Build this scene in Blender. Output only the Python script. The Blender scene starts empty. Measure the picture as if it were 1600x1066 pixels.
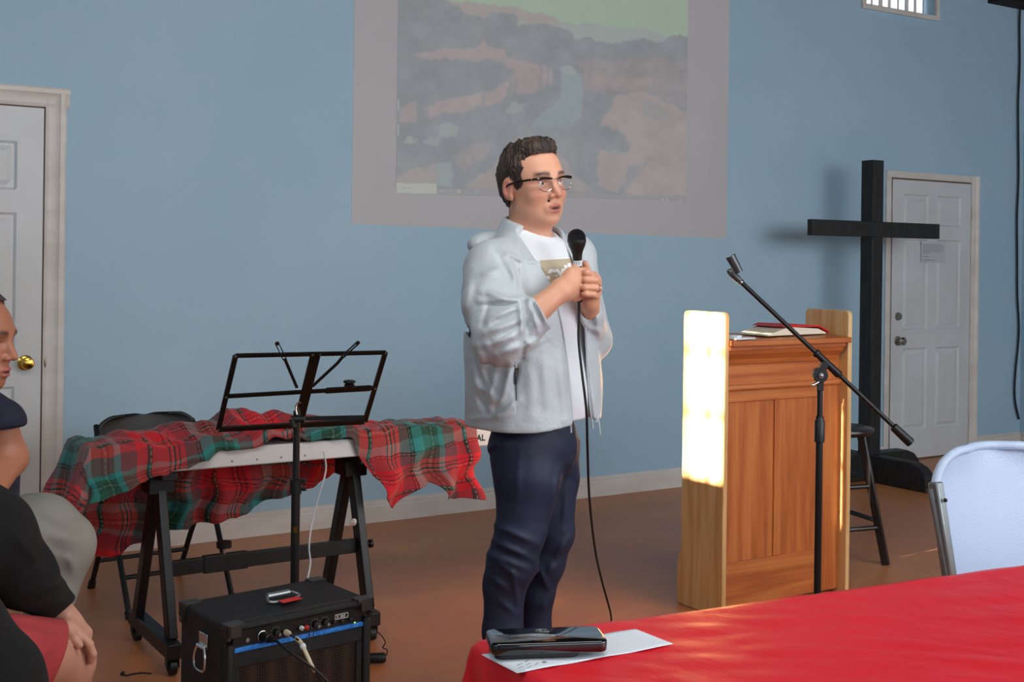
import bpy, math, random
import numpy as np
from math import sin, cos, pi, radians, sqrt, floor as ffloor
from mathutils import Vector, Matrix

# ------------------------------------------------------------------ camera, world, lights, exposure
FPX, HC, HY = 1900.0, 1.4, 405.0
TH, RO = radians(32.5), radians(.75)
WALL_Y, WALL_R, WALL_L, CEIL = 5.80, 8.36, -2.0, 3.405
ct, st = cos(TH), sin(TH)
scene = bpy.context.scene
col = scene.collection
cam_data = bpy.data.cameras.new('camera')
cam_data.sensor_width = 36
cam_data.lens = FPX / 1600 * 36
cam_data.shift_y = -(533 - HY) / 1600
cam_data.clip_start = .02
cam = bpy.data.objects.new('camera', cam_data)
col.objects.link(cam)
cam.matrix_world = Matrix.Translation((0, 0, HC)) @ Matrix.Rotation(-TH, 4, 'Z') @ Matrix.Rotation(pi / 2, 4, 'X') @ Matrix.Rotation(RO, 4, 'Z')
scene.camera = cam
scene.view_settings.view_transform = 'Standard'
scene.view_settings.look = 'None'
scene.view_settings.gamma = 1
scene.view_settings.use_curve_mapping = False
scene.view_settings.exposure = 0.40

world = bpy.data.worlds.new('world')
scene.world = world
world.use_nodes = True
world.node_tree.nodes['Background'].inputs[0].default_value = (.62, .74, 1, 1)
world.node_tree.nodes['Background'].inputs[1].default_value = .25


def area(name, loc, target, sx, sy, power, color):
    d = bpy.data.lights.new(name, 'AREA')
    d.shape = 'RECTANGLE'; d.size = sx; d.size_y = sy; d.energy = power; d.color = color
    o = bpy.data.objects.new(name, d); col.objects.link(o)
    o.location = loc
    o.rotation_euler = (Vector(target) - Vector(loc)).to_track_quat('-Z', 'Y').to_euler()
    return o


area('daylight_windows_right', (4.6, -1.2, 2.4), (3.4, 4.6, 1.2), 4.5, 1.8, 108, (.92, .96, 1))
area('daylight_windows_behind', (2.4, -3.2, 2.3), (3.2, 5, 1.3), 6.0, 2.4, 60, (.90, .95, 1))
area('side_fill_light', (-1.6, 1.2, 2.75), (3.2, 4.6, 1.5), 1.6, 1.0, 15, (.93, .97, 1))  # added fill lamp, no window here; brightens the jacket's left side
area('overhead_fill_light', (1.5, 1.7, 3.35), (1.9, 2.7, 0.8), 2.0, 1.0, 42, (1, .98, .95))  # added overhead fill without a fixture, aimed to light the jacket shoulder
SUN_DIR = Vector((cos(radians(20)), .05, -sin(radians(20)))).normalized()
sd = bpy.data.lights.new('sun', 'SUN')
sd.energy = 62; sd.color = (1, .90, .76); sd.angle = radians(.55)
so = bpy.data.objects.new('sun', sd); col.objects.link(so)
so.location = (-8, 3, 6)
so.rotation_euler = SUN_DIR.to_track_quat('-Z', 'Y').to_euler()


# ------------------------------------------------------------------ pixel helpers (used to measure real positions)
def uv(px, py):
    dx = (px - 800) / FPX; dy = (HY - py) / FPX
    return dx * cos(RO) - dy * sin(RO), dx * sin(RO) + dy * cos(RO)


def C(px, py, Z):            # camera-axes metres (u right, Z forward, z up)
    u, v = uv(px, py)
    return np.array((u * Z, Z, HC + v * Z))


def W3(q):                   # camera-axes -> world, any (...,3)
    q = np.asarray(q, float)
    return np.stack([q[..., 0] * ct + q[..., 1] * st, -q[..., 0] * st + q[..., 1] * ct, q[..., 2]], -1)


def P(px, py, Z):
    return W3(C(px, py, Z))


def FL(px, py, z=0.0):
    u, v = uv(px, py)
    return P(px, py, (z - HC) / v)


def WL(px, py, w=WALL_Y):
    u, v = uv(px, py)
    return P(px, py, w / (ct - u * st))


# ------------------------------------------------------------------ materials
def lin(c):
    if isinstance(c, str):
        c = [int(c[i:i + 2], 16) for i in (0, 2, 4)]
    c = np.asarray(c, float) / 255
    return np.where(c <= .04045, c / 12.92, ((c + .055) / 1.055) ** 2.4)


def rgba(c):
    return tuple(lin(c)) + (1,)


class NT:
    def __init__(s, name):
        s.m = bpy.data.materials.new(name); s.m.use_nodes = True
        s.t = s.m.node_tree; s.b = s.t.nodes['Principled BSDF']

    def n(s, ty, **kw):
        o = s.t.nodes.new(ty)
        for k, v in kw.items():
            if k.startswith('i_'):
                kk = k[2:]
                o.inputs[int(kk) if kk.isdigit() else kk].default_value = v
            else:
                setattr(o, k, v)
        return o

    def l(s, a, b):
        s.t.links.new(a, b)


def noise(nt, scale, detail=4, stretch=None, rough=.5):
    tc = nt.n('ShaderNodeTexCoord')
    mp = nt.n('ShaderNodeMapping')
    if stretch: mp.inputs['Scale'].default_value = stretch
    nt.l(tc.outputs['Object'], mp.inputs[0])
    nz = nt.n('ShaderNodeTexNoise'); nz.inputs['Scale'].default_value = scale
    nz.inputs['Detail'].default_value = detail; nz.inputs['Roughness'].default_value = rough
    nt.l(mp.outputs[0], nz.inputs['Vector'])
    return nz


def ramp(nt, fac, stops, interp='LINEAR'):
    r = nt.n('ShaderNodeValToRGB'); cr = r.color_ramp; cr.interpolation = interp
    while len(cr.elements) < len(stops): cr.elements.new(.5)
    for e, (p, c) in zip(cr.elements, stops):
        e.position = p; e.color = rgba(c) if not isinstance(c, tuple) or max(c) > 1 else tuple(c) + (1,)
    nt.l(fac, r.inputs[0])
    return r


def mat(name, c, rough=.5, metal=0., c2=None, nscale=6., stretch=None, bump=0., bscale=60., spec=None, coat=0., emis=0., sheen=0., attr=None, lo=.35, hi=.65, sss=0.):
    nt = NT(name); b = nt.b
    b.inputs['Base Color'].default_value = rgba(c)
    b.inputs['Roughness'].default_value = rough
    b.inputs['Metallic'].default_value = metal
    if spec is not None: b.inputs['Specular IOR Level'].default_value = spec
    if coat: b.inputs['Coat Weight'].default_value = coat; b.inputs['Coat Roughness'].default_value = .08
    if sheen: b.inputs['Sheen Weight'].default_value = sheen
    if sss:
        b.inputs['Subsurface Weight'].default_value = sss
        b.inputs['Subsurface Radius'].default_value = (.012, .005, .003)
        b.inputs['Subsurface Scale'].default_value = 1
    if c2 is not None:
        nz = noise(nt, nscale, 5, stretch)
        r = ramp(nt, nz.outputs[0], [(lo, c), (hi, c2)])
        nt.l(r.outputs[0], b.inputs['Base Color'])
    if attr:
        a = nt.n('ShaderNodeAttribute', attribute_name=attr)
        nt.l(a.outputs['Color'], b.inputs['Base Color'])
        if emis:
            nt.l(a.outputs['Color'], b.inputs['Emission Color'])
    if emis:
        if not attr: b.inputs['Emission Color'].default_value = rgba(c)
        b.inputs['Emission Strength'].default_value = emis
    if bump:
        nz = noise(nt, bscale, 4, stretch)
        bp = nt.n('ShaderNodeBump'); bp.inputs['Strength'].default_value = bump; bp.inputs['Distance'].default_value = .01
        nt.l(nz.outputs[0], bp.inputs['Height']); nt.l(bp.outputs[0], b.inputs['Normal'])
    return nt.m


def wood_mat(name, dark, mid, light, rough=.38, axis=(14, 14, 1.0), coat=.25):
    nt = NT(name); b = nt.b
    tc = nt.n('ShaderNodeTexCoord'); mp = nt.n('ShaderNodeMapping'); mp.inputs['Scale'].default_value = axis
    nt.l(tc.outputs['Object'], mp.inputs[0])
    n1 = nt.n('ShaderNodeTexNoise'); n1.inputs['Scale'].default_value = .55; n1.inputs['Detail'].default_value = 3
    nt.l(mp.outputs[0], n1.inputs['Vector'])
    m = nt.n('ShaderNodeMath', operation='MULTIPLY'); m.inputs[1].default_value = 9
    nt.l(n1.outputs[0], m.inputs[0])
    fr = nt.n('ShaderNodeMath', operation='PINGPONG'); fr.inputs[1].default_value = 1
    nt.l(m.outputs[0], fr.inputs[0])
    n2 = nt.n('ShaderNodeTexNoise'); n2.inputs['Scale'].default_value = 7; n2.inputs['Detail'].default_value = 4
    nt.l(mp.outputs[0], n2.inputs['Vector'])
    mx = nt.n('ShaderNodeMath', operation='MULTIPLY_ADD'); mx.inputs[1].default_value = .45
    nt.l(fr.outputs[0], mx.inputs[0])
    m3 = nt.n('ShaderNodeMath', operation='MULTIPLY'); m3.inputs[1].default_value = .6
    nt.l(n2.outputs[0], m3.inputs[0]); nt.l(m3.outputs[0], mx.inputs[2])
    r = ramp(nt, mx.outputs[0], [(.15, dark), (.45, mid), (.8, light)])
    nt.l(r.outputs[0], b.inputs['Base Color'])
    b.inputs['Roughness'].default_value = rough
    b.inputs['Coat Weight'].default_value = coat; b.inputs['Coat Roughness'].default_value = .2
    return nt.m


M = {}
M['wall'] = mat('blue_wall_paint', 'a8c6d7', .75, c2='a0c0d3', nscale=.9, bump=.08, bscale=220)
M['ceil'] = mat('dark_ceiling', '1d1a1c', .9)
M['white_trim'] = mat('white_gloss_trim', 'dcd8d2', .4, c2='cfc8be', nscale=3, stretch=(1, 1, 3))
M['white_door'] = mat('white_door_paint', 'd3d6d8', .45, c2='c9cbca', nscale=2)
M['grey_screen'] = mat('grey_screen_paint', 'c4c2c3', .8, c2='c0bebf', nscale=1.2)
M['brass'] = mat('polished_brass', 'c9a24a', .2, 1)
M['nickel'] = mat('satin_nickel', 'a8a294', .32, 1)
M['chrome'] = mat('chrome', 'd8dadb', .18, 1)
M['black'] = mat('black_powder_coat', '09090a', .45, c2='0f0f10', nscale=30)
M['blackmatte'] = mat('black_matte', '070708', .8)
M['rubber'] = mat('black_rubber', '0b0b0c', .5)
M['blackwood'] = mat('black_stained_wood', '141312', .6, c2='242220', nscale=14, stretch=(3, 3, .4), bump=.2, bscale=40)
M['stoolblack'] = mat('black_painted_stool', '141314', .3, c2='231b1a', nscale=10)
M['tolex'] = mat('black_vinyl', '0b0b0d', .5, c2='121315', nscale=90, bump=.5, bscale=420)
M['amp_panel'] = mat('black_control_panel', '0c0c0e', .35)
M['blue_strip'] = mat('blue_strip', '1565b8', .45, c2='2f86d6', nscale=60, lo=.4, hi=.6)
M['red_tape'] = mat('red_tape', 'd22a22', .5)
M['silver'] = mat('grey_metal_frame', '8f9596', .35, .7)
M['plastic_white'] = mat('white_chair_plastic', 'bccee8', .45, bump=.25, bscale=190)
M['key_white'] = mat('white_keyboard_plastic', 'd9d8d6', .4)
M['ink'] = mat('black_ink', '1a1a1a', .6)
M['paper'] = mat('white_paper', 'dfe7ee', .7)
M['laminate'] = mat('laminated_notice_paper', 'c4c6c8', .35)
M['greyink'] = mat('grey_print', '8a9298', .7)
M['redcloth'] = mat('red_plastic_tablecloth', 'de222e', .36, c2='e42a36', nscale=3, bump=.4, bscale=11, spec=.25)
M['redbook'] = mat('red_book_cover', 'c81d22', .45)
M['pages'] = mat('book_pages', 'e3d9c4', .7)
M['device'] = mat('glossy_black_shell', '0b0a0a', .06, coat=1)
M['device2'] = mat('dark_grey_plastic', '1b1b1d', .5)
M['jacket'] = mat('light_grey_nylon', 'b7c0c4', .45, c2='bcc5c9', nscale=5, bump=.9, bscale=13, sheen=.1)
M['jacket_in'] = mat('jacket_lining', 'b7a99c', .7)
M['shirt'] = mat('white_tshirt_cotton', 'e3e6ea', .85, c2='dfe2e7', nscale=8, bump=.1, bscale=30)
M['beige'] = mat('beige_shirt_print', 'b9ab93', .85)
M['white_ink'] = mat('white_shirt_print', 'ececec', .8)
M['navy'] = mat('navy_trouser_cotton', '1a2440', .65, c2='172039', nscale=6, bump=.4, bscale=9)
M['navy_shirt'] = mat('navy_tshirt_cotton', '11162b', .85)
M['hair'] = mat('dark_brown_hair', '2a201a', .5, c2='5c483a', nscale=45, stretch=(1, 1, .25), bump=.7, bscale=160, lo=.4, hi=.75)
M['skin'] = mat('skin', 'c98f78', .5, attr='Col', sss=.08, bump=.05, bscale=300)
M['eye_white'] = mat('eye_white', 'cfc6c0', .25)
M['iris'] = mat('dark_brown_iris', '1f1410', .2)
M['acetate'] = mat('black_acetate', '131011', .2, coat=.5)
M['shoe'] = mat('dark_shoe_leather', '20201f', .5)
M['grey_pant'] = mat('grey_trouser_cotton', '8b8880', .8, c2='858279', nscale=6, bump=.15, bscale=20)
M['red_short'] = mat('faded_red_shorts', 'a8383c', .8, c2='a03237', nscale=12, bump=.12, bscale=40)
M['black_knit'] = mat('black_knit', '040405', .95, c2='070708', nscale=20, bump=.1, bscale=60)
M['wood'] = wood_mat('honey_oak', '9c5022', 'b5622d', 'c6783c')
M['wood_bounce_lit'] = wood_mat('pale_oak_bounce_lit', 'c68f56', 'd6a468', 'e1ba84')  # pale oak, its tone raised to include bounced sunlight on the boards
M['wood_h'] = wood_mat('honey_oak_rail', '9c5022', 'b5622d', 'c6783c', axis=(1.0, 14, 14))
M['clip'] = mat('grey_black_glossy_plastic', '3c3d40', .22)
M['protector'] = mat('worn_corner_plastic', '2b2824', .35)
M['mic_grille'] = mat('dark_mic_grille', '202022', .45, .6, bump=.9, bscale=700)
M['white_tape'] = mat('white_tape', 'd9dde0', .6)
M['cable_black'] = mat('black_cable_rubber', '141415', .55)
M['cable_white'] = mat('white_cable', 'd5d8dc', .5)
M['cream_plug'] = mat('cream_jack_plug', 'cfc2a4', .45)
M['led'] = mat('green_led', '9be84a', .5, emis=1.5)
M['door_seam'] = mat('brown_door_seam', '6b5443', .8)  # brown strip along the edges of the door slab
M['window_glow'] = mat('daylit_pane', 'e8ecf2', .5, emis=.75)
M['blind'] = mat('white_vertical_blind', 'd9d5d0', .7)


def floor_mat():
    nt = NT('brown_stained_concrete'); b = nt.b
    n1 = noise(nt, 1.1, 6, None, .6)
    r = ramp(nt, n1.outputs[0], [(.3, 'a86440'), (.5, 'bf7647'), (.7, 'd28b58')])
    n2 = noise(nt, 5, 5, (1, 3, 1), .65)
    r2 = ramp(nt, n2.outputs[0], [(.35, 'ad6a42'), (.65, 'cb8557')])
    mx = nt.n('ShaderNodeMix', data_type='RGBA'); mx.inputs[0].default_value = .4
    nt.l(r.outputs[0], mx.inputs[6]); nt.l(r2.outputs[0], mx.inputs[7])
    nt.l(mx.outputs[2], b.inputs['Base Color'])
    rr = nt.n('ShaderNodeMapRange'); rr.inputs[3].default_value = .28; rr.inputs[4].default_value = .48; b.inputs['Specular IOR Level'].default_value = .4
    nt.l(n2.outputs[0], rr.inputs[0]); nt.l(rr.outputs[0], b.inputs['Roughness'])
    bp = nt.n('ShaderNodeBump'); bp.inputs['Strength'].default_value = .08; bp.inputs['Distance'].default_value = .02
    nt.l(n2.outputs[0], bp.inputs['Height']); nt.l(bp.outputs[0], b.inputs['Normal'])
    return nt.m


M['floor'] = floor_mat()


def glass_mat():
    nt = NT('spectacle_lens'); b = nt.b
    b.inputs['Base Color'].default_value = (.95, .97, 1, 1)
    b.inputs['Roughness'].default_value = .02
    b.inputs['Transmission Weight'].default_value = 1
    b.inputs['IOR'].default_value = 1.035
    return nt.m


M['lens'] = glass_mat()


def plaid_mat():
    nt = NT('red_green_tartan'); b = nt.b
    uvn = nt.n('ShaderNodeUVMap')
    sx = nt.n('ShaderNodeSeparateXYZ'); nt.l(uvn.outputs[0], sx.inputs[0])
    G, T, R, K, D = '14493a', '2a827c', 'd41c28', '120f10', '6e3a3e'
    bands = [(0, R), (.10, K), (.113, R), (.14, K), (.153, R), (.18, K), (.193, R), (.235, D), (.33, K), (.37, T), (.47, G), (.55, K), (.56, G), (.60, K), (.61, G), (.65, T), (.70, D), (.83, R), (.92, K), (.96, R)]
    gold = [(0, (0., 0., 0.)), (.130, (1., 1., 1.)), (.1355, (0., 0., 0.)), (.345, (1., 1., 1.)), (.35, (0., 0., 0.)), (.58, (1., 1., 1.)), (.585, (0., 0., 0.)), (.945, (1., 1., 1.)), (.95, (0., 0., 0.))]
    outs, gl = [], []
    for k, (ax, per) in enumerate(((0, .40), (1, .36))):
        m = nt.n('ShaderNodeMath', operation='DIVIDE'); m.inputs[1].default_value = per
        nt.l(sx.outputs[ax], m.inputs[0])
        f = nt.n('ShaderNodeMath', operation='FRACT'); nt.l(m.outputs[0], f.inputs[0])
        outs.append(ramp(nt, f.outputs[0], bands, 'CONSTANT'))
        g = ramp(nt, f.outputs[0], gold, 'CONSTANT')
        # broken dashes
        o = nt.n('ShaderNodeMath', operation='MULTIPLY'); o.inputs[1].default_value = 60
        nt.l(sx.outputs[1 - ax], o.inputs[0])
        fr = nt.n('ShaderNodeMath', operation='FRACT'); nt.l(o.outputs[0], fr.inputs[0])
        gt = nt.n('ShaderNodeMath', operation='GREATER_THAN'); gt.inputs[1].default_value = .35
        nt.l(fr.outputs[0], gt.inputs[0])
        mm = nt.n('ShaderNodeMath', operation='MULTIPLY'); nt.l(g.outputs[0], mm.inputs[0]); nt.l(gt.outputs[0], mm.inputs[1])
        gl.append(mm)
    # twill: diagonal alternation plus average
    mx = nt.n('ShaderNodeMix', data_type='RGBA'); mx.inputs[0].default_value = .46
    nt.l(outs[0].outputs[0], mx.inputs[6]); nt.l(outs[1].outputs[0], mx.inputs[7])
    mxg = nt.n('ShaderNodeMath', operation='MAXIMUM'); nt.l(gl[0].outputs[0], mxg.inputs[0]); nt.l(gl[1].outputs[0], mxg.inputs[1])
    sc = nt.n('ShaderNodeMath', operation='MULTIPLY'); sc.inputs[1].default_value = .32; nt.l(mxg.outputs[0], sc.inputs[0])
    mg = nt.n('ShaderNodeMix', data_type='RGBA'); nt.l(sc.outputs[0], mg.inputs[0])
    nt.l(mx.outputs[2], mg.inputs[6]); mg.inputs[7].default_value = rgba('d8cfa0')
    nt.l(mg.outputs[2], b.inputs['Base Color'])
    b.inputs['Roughness'].default_value = .85
    b.inputs['Sheen Weight'].default_value = .15
    nz = noise(nt, 300, 2)
    bp = nt.n('ShaderNodeBump'); bp.inputs['Strength'].default_value = .2; bp.inputs['Distance'].default_value = .003
    nt.l(nz.outputs[0], bp.inputs['Height']); nt.l(bp.outputs[0], b.inputs['Normal'])
    return nt.m


M['plaid'] = plaid_mat()


# ------------------------------------------------------------------ object helpers
ORG = {}


def link_mesh(name, V, Fs, m, parent=None, smooth=30, origin=None, colors=None, uvs=None, bevel=0., mats=None, solid=0.):
    V = np.asarray(V, float)
    if parent is not None: org = np.array(ORG[parent.name])
    elif origin is not None: org = np.array(origin)
    else: org = np.array([(V[:, 0].min() + V[:, 0].max()) / 2, (V[:, 1].min() + V[:, 1].max()) / 2, V[:, 2].min()])
    me = bpy.data.meshes.new(name)
    me.from_pydata([tuple(v) for v in (V - org)], [], [tuple(int(i) for i in f) for f in Fs])
    me.materials.append(m)
    if colors is not None:
        ca = me.color_attributes.new('Col', 'FLOAT_COLOR', 'POINT')
        cc = np.ones((len(V), 4)); cc[:, :3] = colors
        ca.data.foreach_set('color', cc.ravel())
    if uvs is not None:
        ul = me.uv_layers.new(name='UVMap')
        idx = np.zeros(len(me.loops), int); me.loops.foreach_get('vertex_index', idx)
        ul.data.foreach_set('uv', np.asarray(uvs)[idx].ravel())
    if smooth:
        me.polygons.foreach_set('use_smooth', [True] * len(me.polygons))
        if smooth < 180: me.set_sharp_from_angle(angle=radians(smooth))
    me.update()
    o = bpy.data.objects.new(name, me); col.objects.link(o)
    if parent is not None:
        o.parent = parent
        ORG[o.name] = [float(v) for v in org]
    else:
        o.location = org; ORG[o.name] = [float(v) for v in org]
    if bevel:
        b = o.modifiers.new('bevel', 'BEVEL'); b.width = bevel; b.segments = 2; b.limit_method = 'ANGLE'
        b.harden_normals = False
    if solid:
        s = o.modifiers.new('solid', 'SOLIDIFY'); s.thickness = solid; s.offset = 0
    return o


def thing(name, loc, label, cat, group=None, kind=None):
    o = bpy.data.objects.new(name, None); col.objects.link(o)
    o.location = tuple(float(v) for v in loc); ORG[o.name] = [float(v) for v in loc]; o.empty_display_size = .05
    if kind: o['kind'] = kind
    else:
        o['label'] = label; o['category'] = cat
    if group: o['group'] = group
    return o


def tag(o, label, cat, group=None):
    o['label'] = label; o['category'] = cat
    if group: o['group'] = group
    return o


def struct(o):
    o['kind'] = 'structure'; return o


def RZ(a):
    return np.array([[cos(a), -sin(a), 0], [sin(a), cos(a), 0], [0, 0, 1.]])


def basis(d, up=(0, 0, 1)):
    d = np.asarray(d, float); d = d / np.linalg.norm(d)
    u = np.cross(up, d)
    if np.linalg.norm(u) < 1e-4: u = np.cross((1, 0, 0), d)
    u /= np.linalg.norm(u)
    v = np.cross(d, u)
    return u, v, d


class MB:
    def __init__(s):
        s.V = []; s.F = []

    def add(s, V, Fs):
        n = len(s.V)
        s.V += [tuple(float(q) for q in v) for v in V]
        s.F += [tuple(i + n for i in f) for f in Fs]
        return s

    def box(s, lo, hi, R=None, o=(0, 0, 0)):
        x0, y0, z0 = lo; x1, y1, z1 = hi
        V = np.array([(x0, y0, z0), (x1, y0, z0), (x1, y1, z0), (x0, y1, z0), (x0, y0, z1), (x1, y0, z1), (x1, y1, z1), (x0, y1, z1)], float)
        if R is not None: V = V @ np.asarray(R).T
        V = V + np.asarray(o)
        return s.add(V, [(3, 2, 1, 0), (4, 5, 6, 7), (0, 1, 5, 4), (1, 2, 6, 5), (2, 3, 7, 6), (3, 0, 4, 7)])

    def bar(s, a, b, w, h, up=(0, 0, 1)):       # rectangular bar a->b, w sideways, h along up
        a = np.asarray(a, float); b = np.asarray(b, float)
        u, v, d = basis(b - a, up)
        V = [p + u * i * w / 2 + v * j * h / 2 for p in (a, b) for i, j in ((-1, -1), (1, -1), (1, 1), (-1, 1))]
        return s.add(V, [(0, 3, 2, 1), (4, 5, 6, 7), (0, 1, 5, 4), (1, 2, 6, 5), (2, 3, 7, 6), (3, 0, 4, 7)])

    def tube(s, pts, r, n=12, caps=True, closed=False):
        pts = [np.asarray(p, float) for p in pts]
        if np.isscalar(r): r = [r] * len(pts)
        V = []; Fs = []; m = len(pts)
        pu = None
        for i, p in enumerate(pts):
            if closed: d = pts[(i + 1) % m] - pts[i - 1]
            else: d = pts[min(i + 1, m - 1)] - pts[max(i - 1, 0)]
            d = d / (np.linalg.norm(d) + 1e-12)
            if pu is None: u, v, _ = basis(d)
            else:
                u = pu - d * np.dot(pu, d); u /= np.linalg.norm(u); v = np.cross(d, u)
            pu = u
            for k in range(n):
                a = 2 * pi * k / n
                V.append(p + (u * cos(a) + v * sin(a)) * r[i])
        rng = m if closed else m - 1
        for i in range(rng):
            j = (i + 1) % m
            for k in range(n):
                k2 = (k + 1) % n
                Fs.append((i * n + k, i * n + k2, j * n + k2, j * n + k))
        if caps and not closed:
            Fs.append(tuple(range(n - 1, -1, -1))); Fs.append(tuple((m - 1) * n + k for k in range(n)))
        return s.add(V, Fs)

    def cyl(s, a, b, r0, r1=None, n=20):
        return s.tube([a, b], [r0, r0 if r1 is None else r1], n)

    def lathe(s, base, axis, prof, n=24):       # prof: (dist along axis, radius)
        base = np.asarray(base, float); u, v, d = basis(axis)
        V = []; Fs = []
        for t, r in prof:
            for k in range(n):
                a = 2 * pi * k / n
                V.append(base + d * t + (u * cos(a) + v * sin(a)) * max(r, 1e-5))
        for i in range(len(prof) - 1):
            for k in range(n):
                k2 = (k + 1) % n
                Fs.append((i * n + k, i * n + k2, (i + 1) * n + k2, (i + 1) * n + k))
        Fs.append(tuple(range(n - 1, -1, -1))); Fs.append(tuple((len(prof) - 1) * n + k for k in range(n)))
        return s.add(V, Fs)

    def ell(s, c, r, R=None, nu=20, nv=12):
        c = np.asarray(c, float); r = np.asarray(r, float) if not np.isscalar(r) else np.array([r] * 3)
        V = [(0, 0, -1)]
        for i in range(1, nv):
            ph = -pi / 2 + pi * i / nv
            V += [(cos(ph) * cos(2 * pi * k / nu), cos(ph) * sin(2 * pi * k / nu), sin(ph)) for k in range(nu)]
        V.append((0, 0, 1)); V = np.array(V) * r
        if R is not None: V = V @ np.asarray(R).T
        Fs = [(0, 1 + (k + 1) % nu, 1 + k) for k in range(nu)]
        for i in range(nv - 2):
            for k in range(nu):
                a = 1 + i * nu; b = a + nu; k2 = (k + 1) % nu
                Fs.append((a + k, a + k2, b + k2, b + k))
        t = len(V) - 1; a = 1 + (nv - 2) * nu
        Fs += [(a + k, a + (k + 1) % nu, t) for k in range(nu)]
        return s.add(V + c, Fs)

    def prism(s, poly, ax_u, ax_v, o, d):       # polygon in (u,v) plane at o, extruded by vector d
        o = np.asarray(o, float); ax_u = np.asarray(ax_u, float); ax_v = np.asarray(ax_v, float); d = np.asarray(d, float)
        A = [o + ax_u * a + ax_v * b for a, b in poly]; B = [p + d for p in A]; n = len(poly)
        Fs = [tuple(range(n)), tuple(range(2 * n - 1, n - 1, -1))]
        Fs += [(i, n + i, n + (i + 1) % n, (i + 1) % n) for i in range(n)]
        return s.add(A + B, Fs)

    def grid(s, G):
        G = np.asarray(G, float); a, b = G.shape[:2]
        return s.add(G.reshape(-1, 3), [(i * b + j, i * b + j + 1, (i + 1) * b + j + 1, (i + 1) * b + j) for i in range(a - 1) for j in range(b - 1)])

    def build(s, name, m, parent=None, **kw):
        return link_mesh(name, s.V, s.F, M[m] if isinstance(m, str) else m, parent, **kw)


def fixnormals(o):
    import bmesh
    bm = bmesh.new(); bm.from_mesh(o.data)
    bmesh.ops.recalc_face_normals(bm, faces=bm.faces[:]); bm.to_mesh(o.data); bm.free()
    return o


def text_mesh(txt, size, bold=0.0):
    cu = bpy.data.curves.new('t', 'FONT'); cu.body = txt; cu.size = size; cu.offset = bold
    o = bpy.data.objects.new('t', cu); col.objects.link(o)
    dg = bpy.context.evaluated_depsgraph_get()
    me = bpy.data.meshes.new_from_object(o.evaluated_get(dg))
    V = np.array([v.co[:] for v in me.vertices]); Fs = [tuple(p.vertices) for p in me.polygons]
    bpy.data.objects.remove(o); bpy.data.curves.remove(cu); bpy.data.meshes.remove(me)
    return V, Fs


def add_text(mb, txt, size, o, ax_u, ax_v, nrm, bold=0., off=.0006):
    V, Fs = text_mesh(txt, size, bold)
    o = np.asarray(o, float) + np.asarray(nrm, float) * off
    mb.add([o + np.asarray(ax_u) * v[0] + np.asarray(ax_v) * v[1] for v in V], Fs)


def spline(pts, n=8):
    pts = [np.asarray(p, float) for p in pts]; out = []
    for i in range(len(pts) - 1):
        p0 = pts[max(i - 1, 0)]; p1 = pts[i]; p2 = pts[i + 1]; p3 = pts[min(i + 2, len(pts) - 1)]
        for k in range(n):
            t = k / n
            out.append(.5 * ((2 * p1) + (-p0 + p2) * t + (2 * p0 - 5 * p1 + 4 * p2 - p3) * t * t + (-p0 + 3 * p1 - 3 * p2 + p3) * t ** 3))
    out.append(pts[-1]); return out


# ------------------------------------------------------------------ signed distance fields -> mesh (surface nets)
def smin(a, b, k):
    h = np.clip(.5 + .5 * (b - a) / k, 0, 1)
    return b + (a - b) * h - k * h * (1 - h)


def smax(a, b, k): return -smin(-a, -b, k)


def cone(p, a, b, ra, rb):
    a = np.asarray(a, float); b = np.asarray(b, float)
    ba = b - a; t = np.clip(((p - a) @ ba) / (ba @ ba), 0, 1)
    q = p - a - t[..., None] * ba
    return np.sqrt((q * q).sum(-1)) - (ra + (rb - ra) * t)


def ellip(p, c, r, R=None):
    q = p - np.asarray(c)
    if R is not None: q = q @ np.asarray(R)
    r = np.asarray(r, float)
    k0 = np.sqrt(((q / r) ** 2).sum(-1)); k1 = np.sqrt(((q / r ** 2) ** 2).sum(-1)) + 1e-9
    return k0 * (k0 - 1) / k1


def wob(p, f, ph=0.):
    x, y, z = p[..., 0] * f, p[..., 1] * f, p[..., 2] * f
    return (np.sin(x + 1.7 * np.sin(y * .7 + ph) + ph) + np.sin(y * 1.1 + 1.3 * np.sin(z * .8 + 1 + ph)) + np.sin(z * .9 + 1.5 * np.sin(x * .6 + 2 + ph))) / 3


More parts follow.
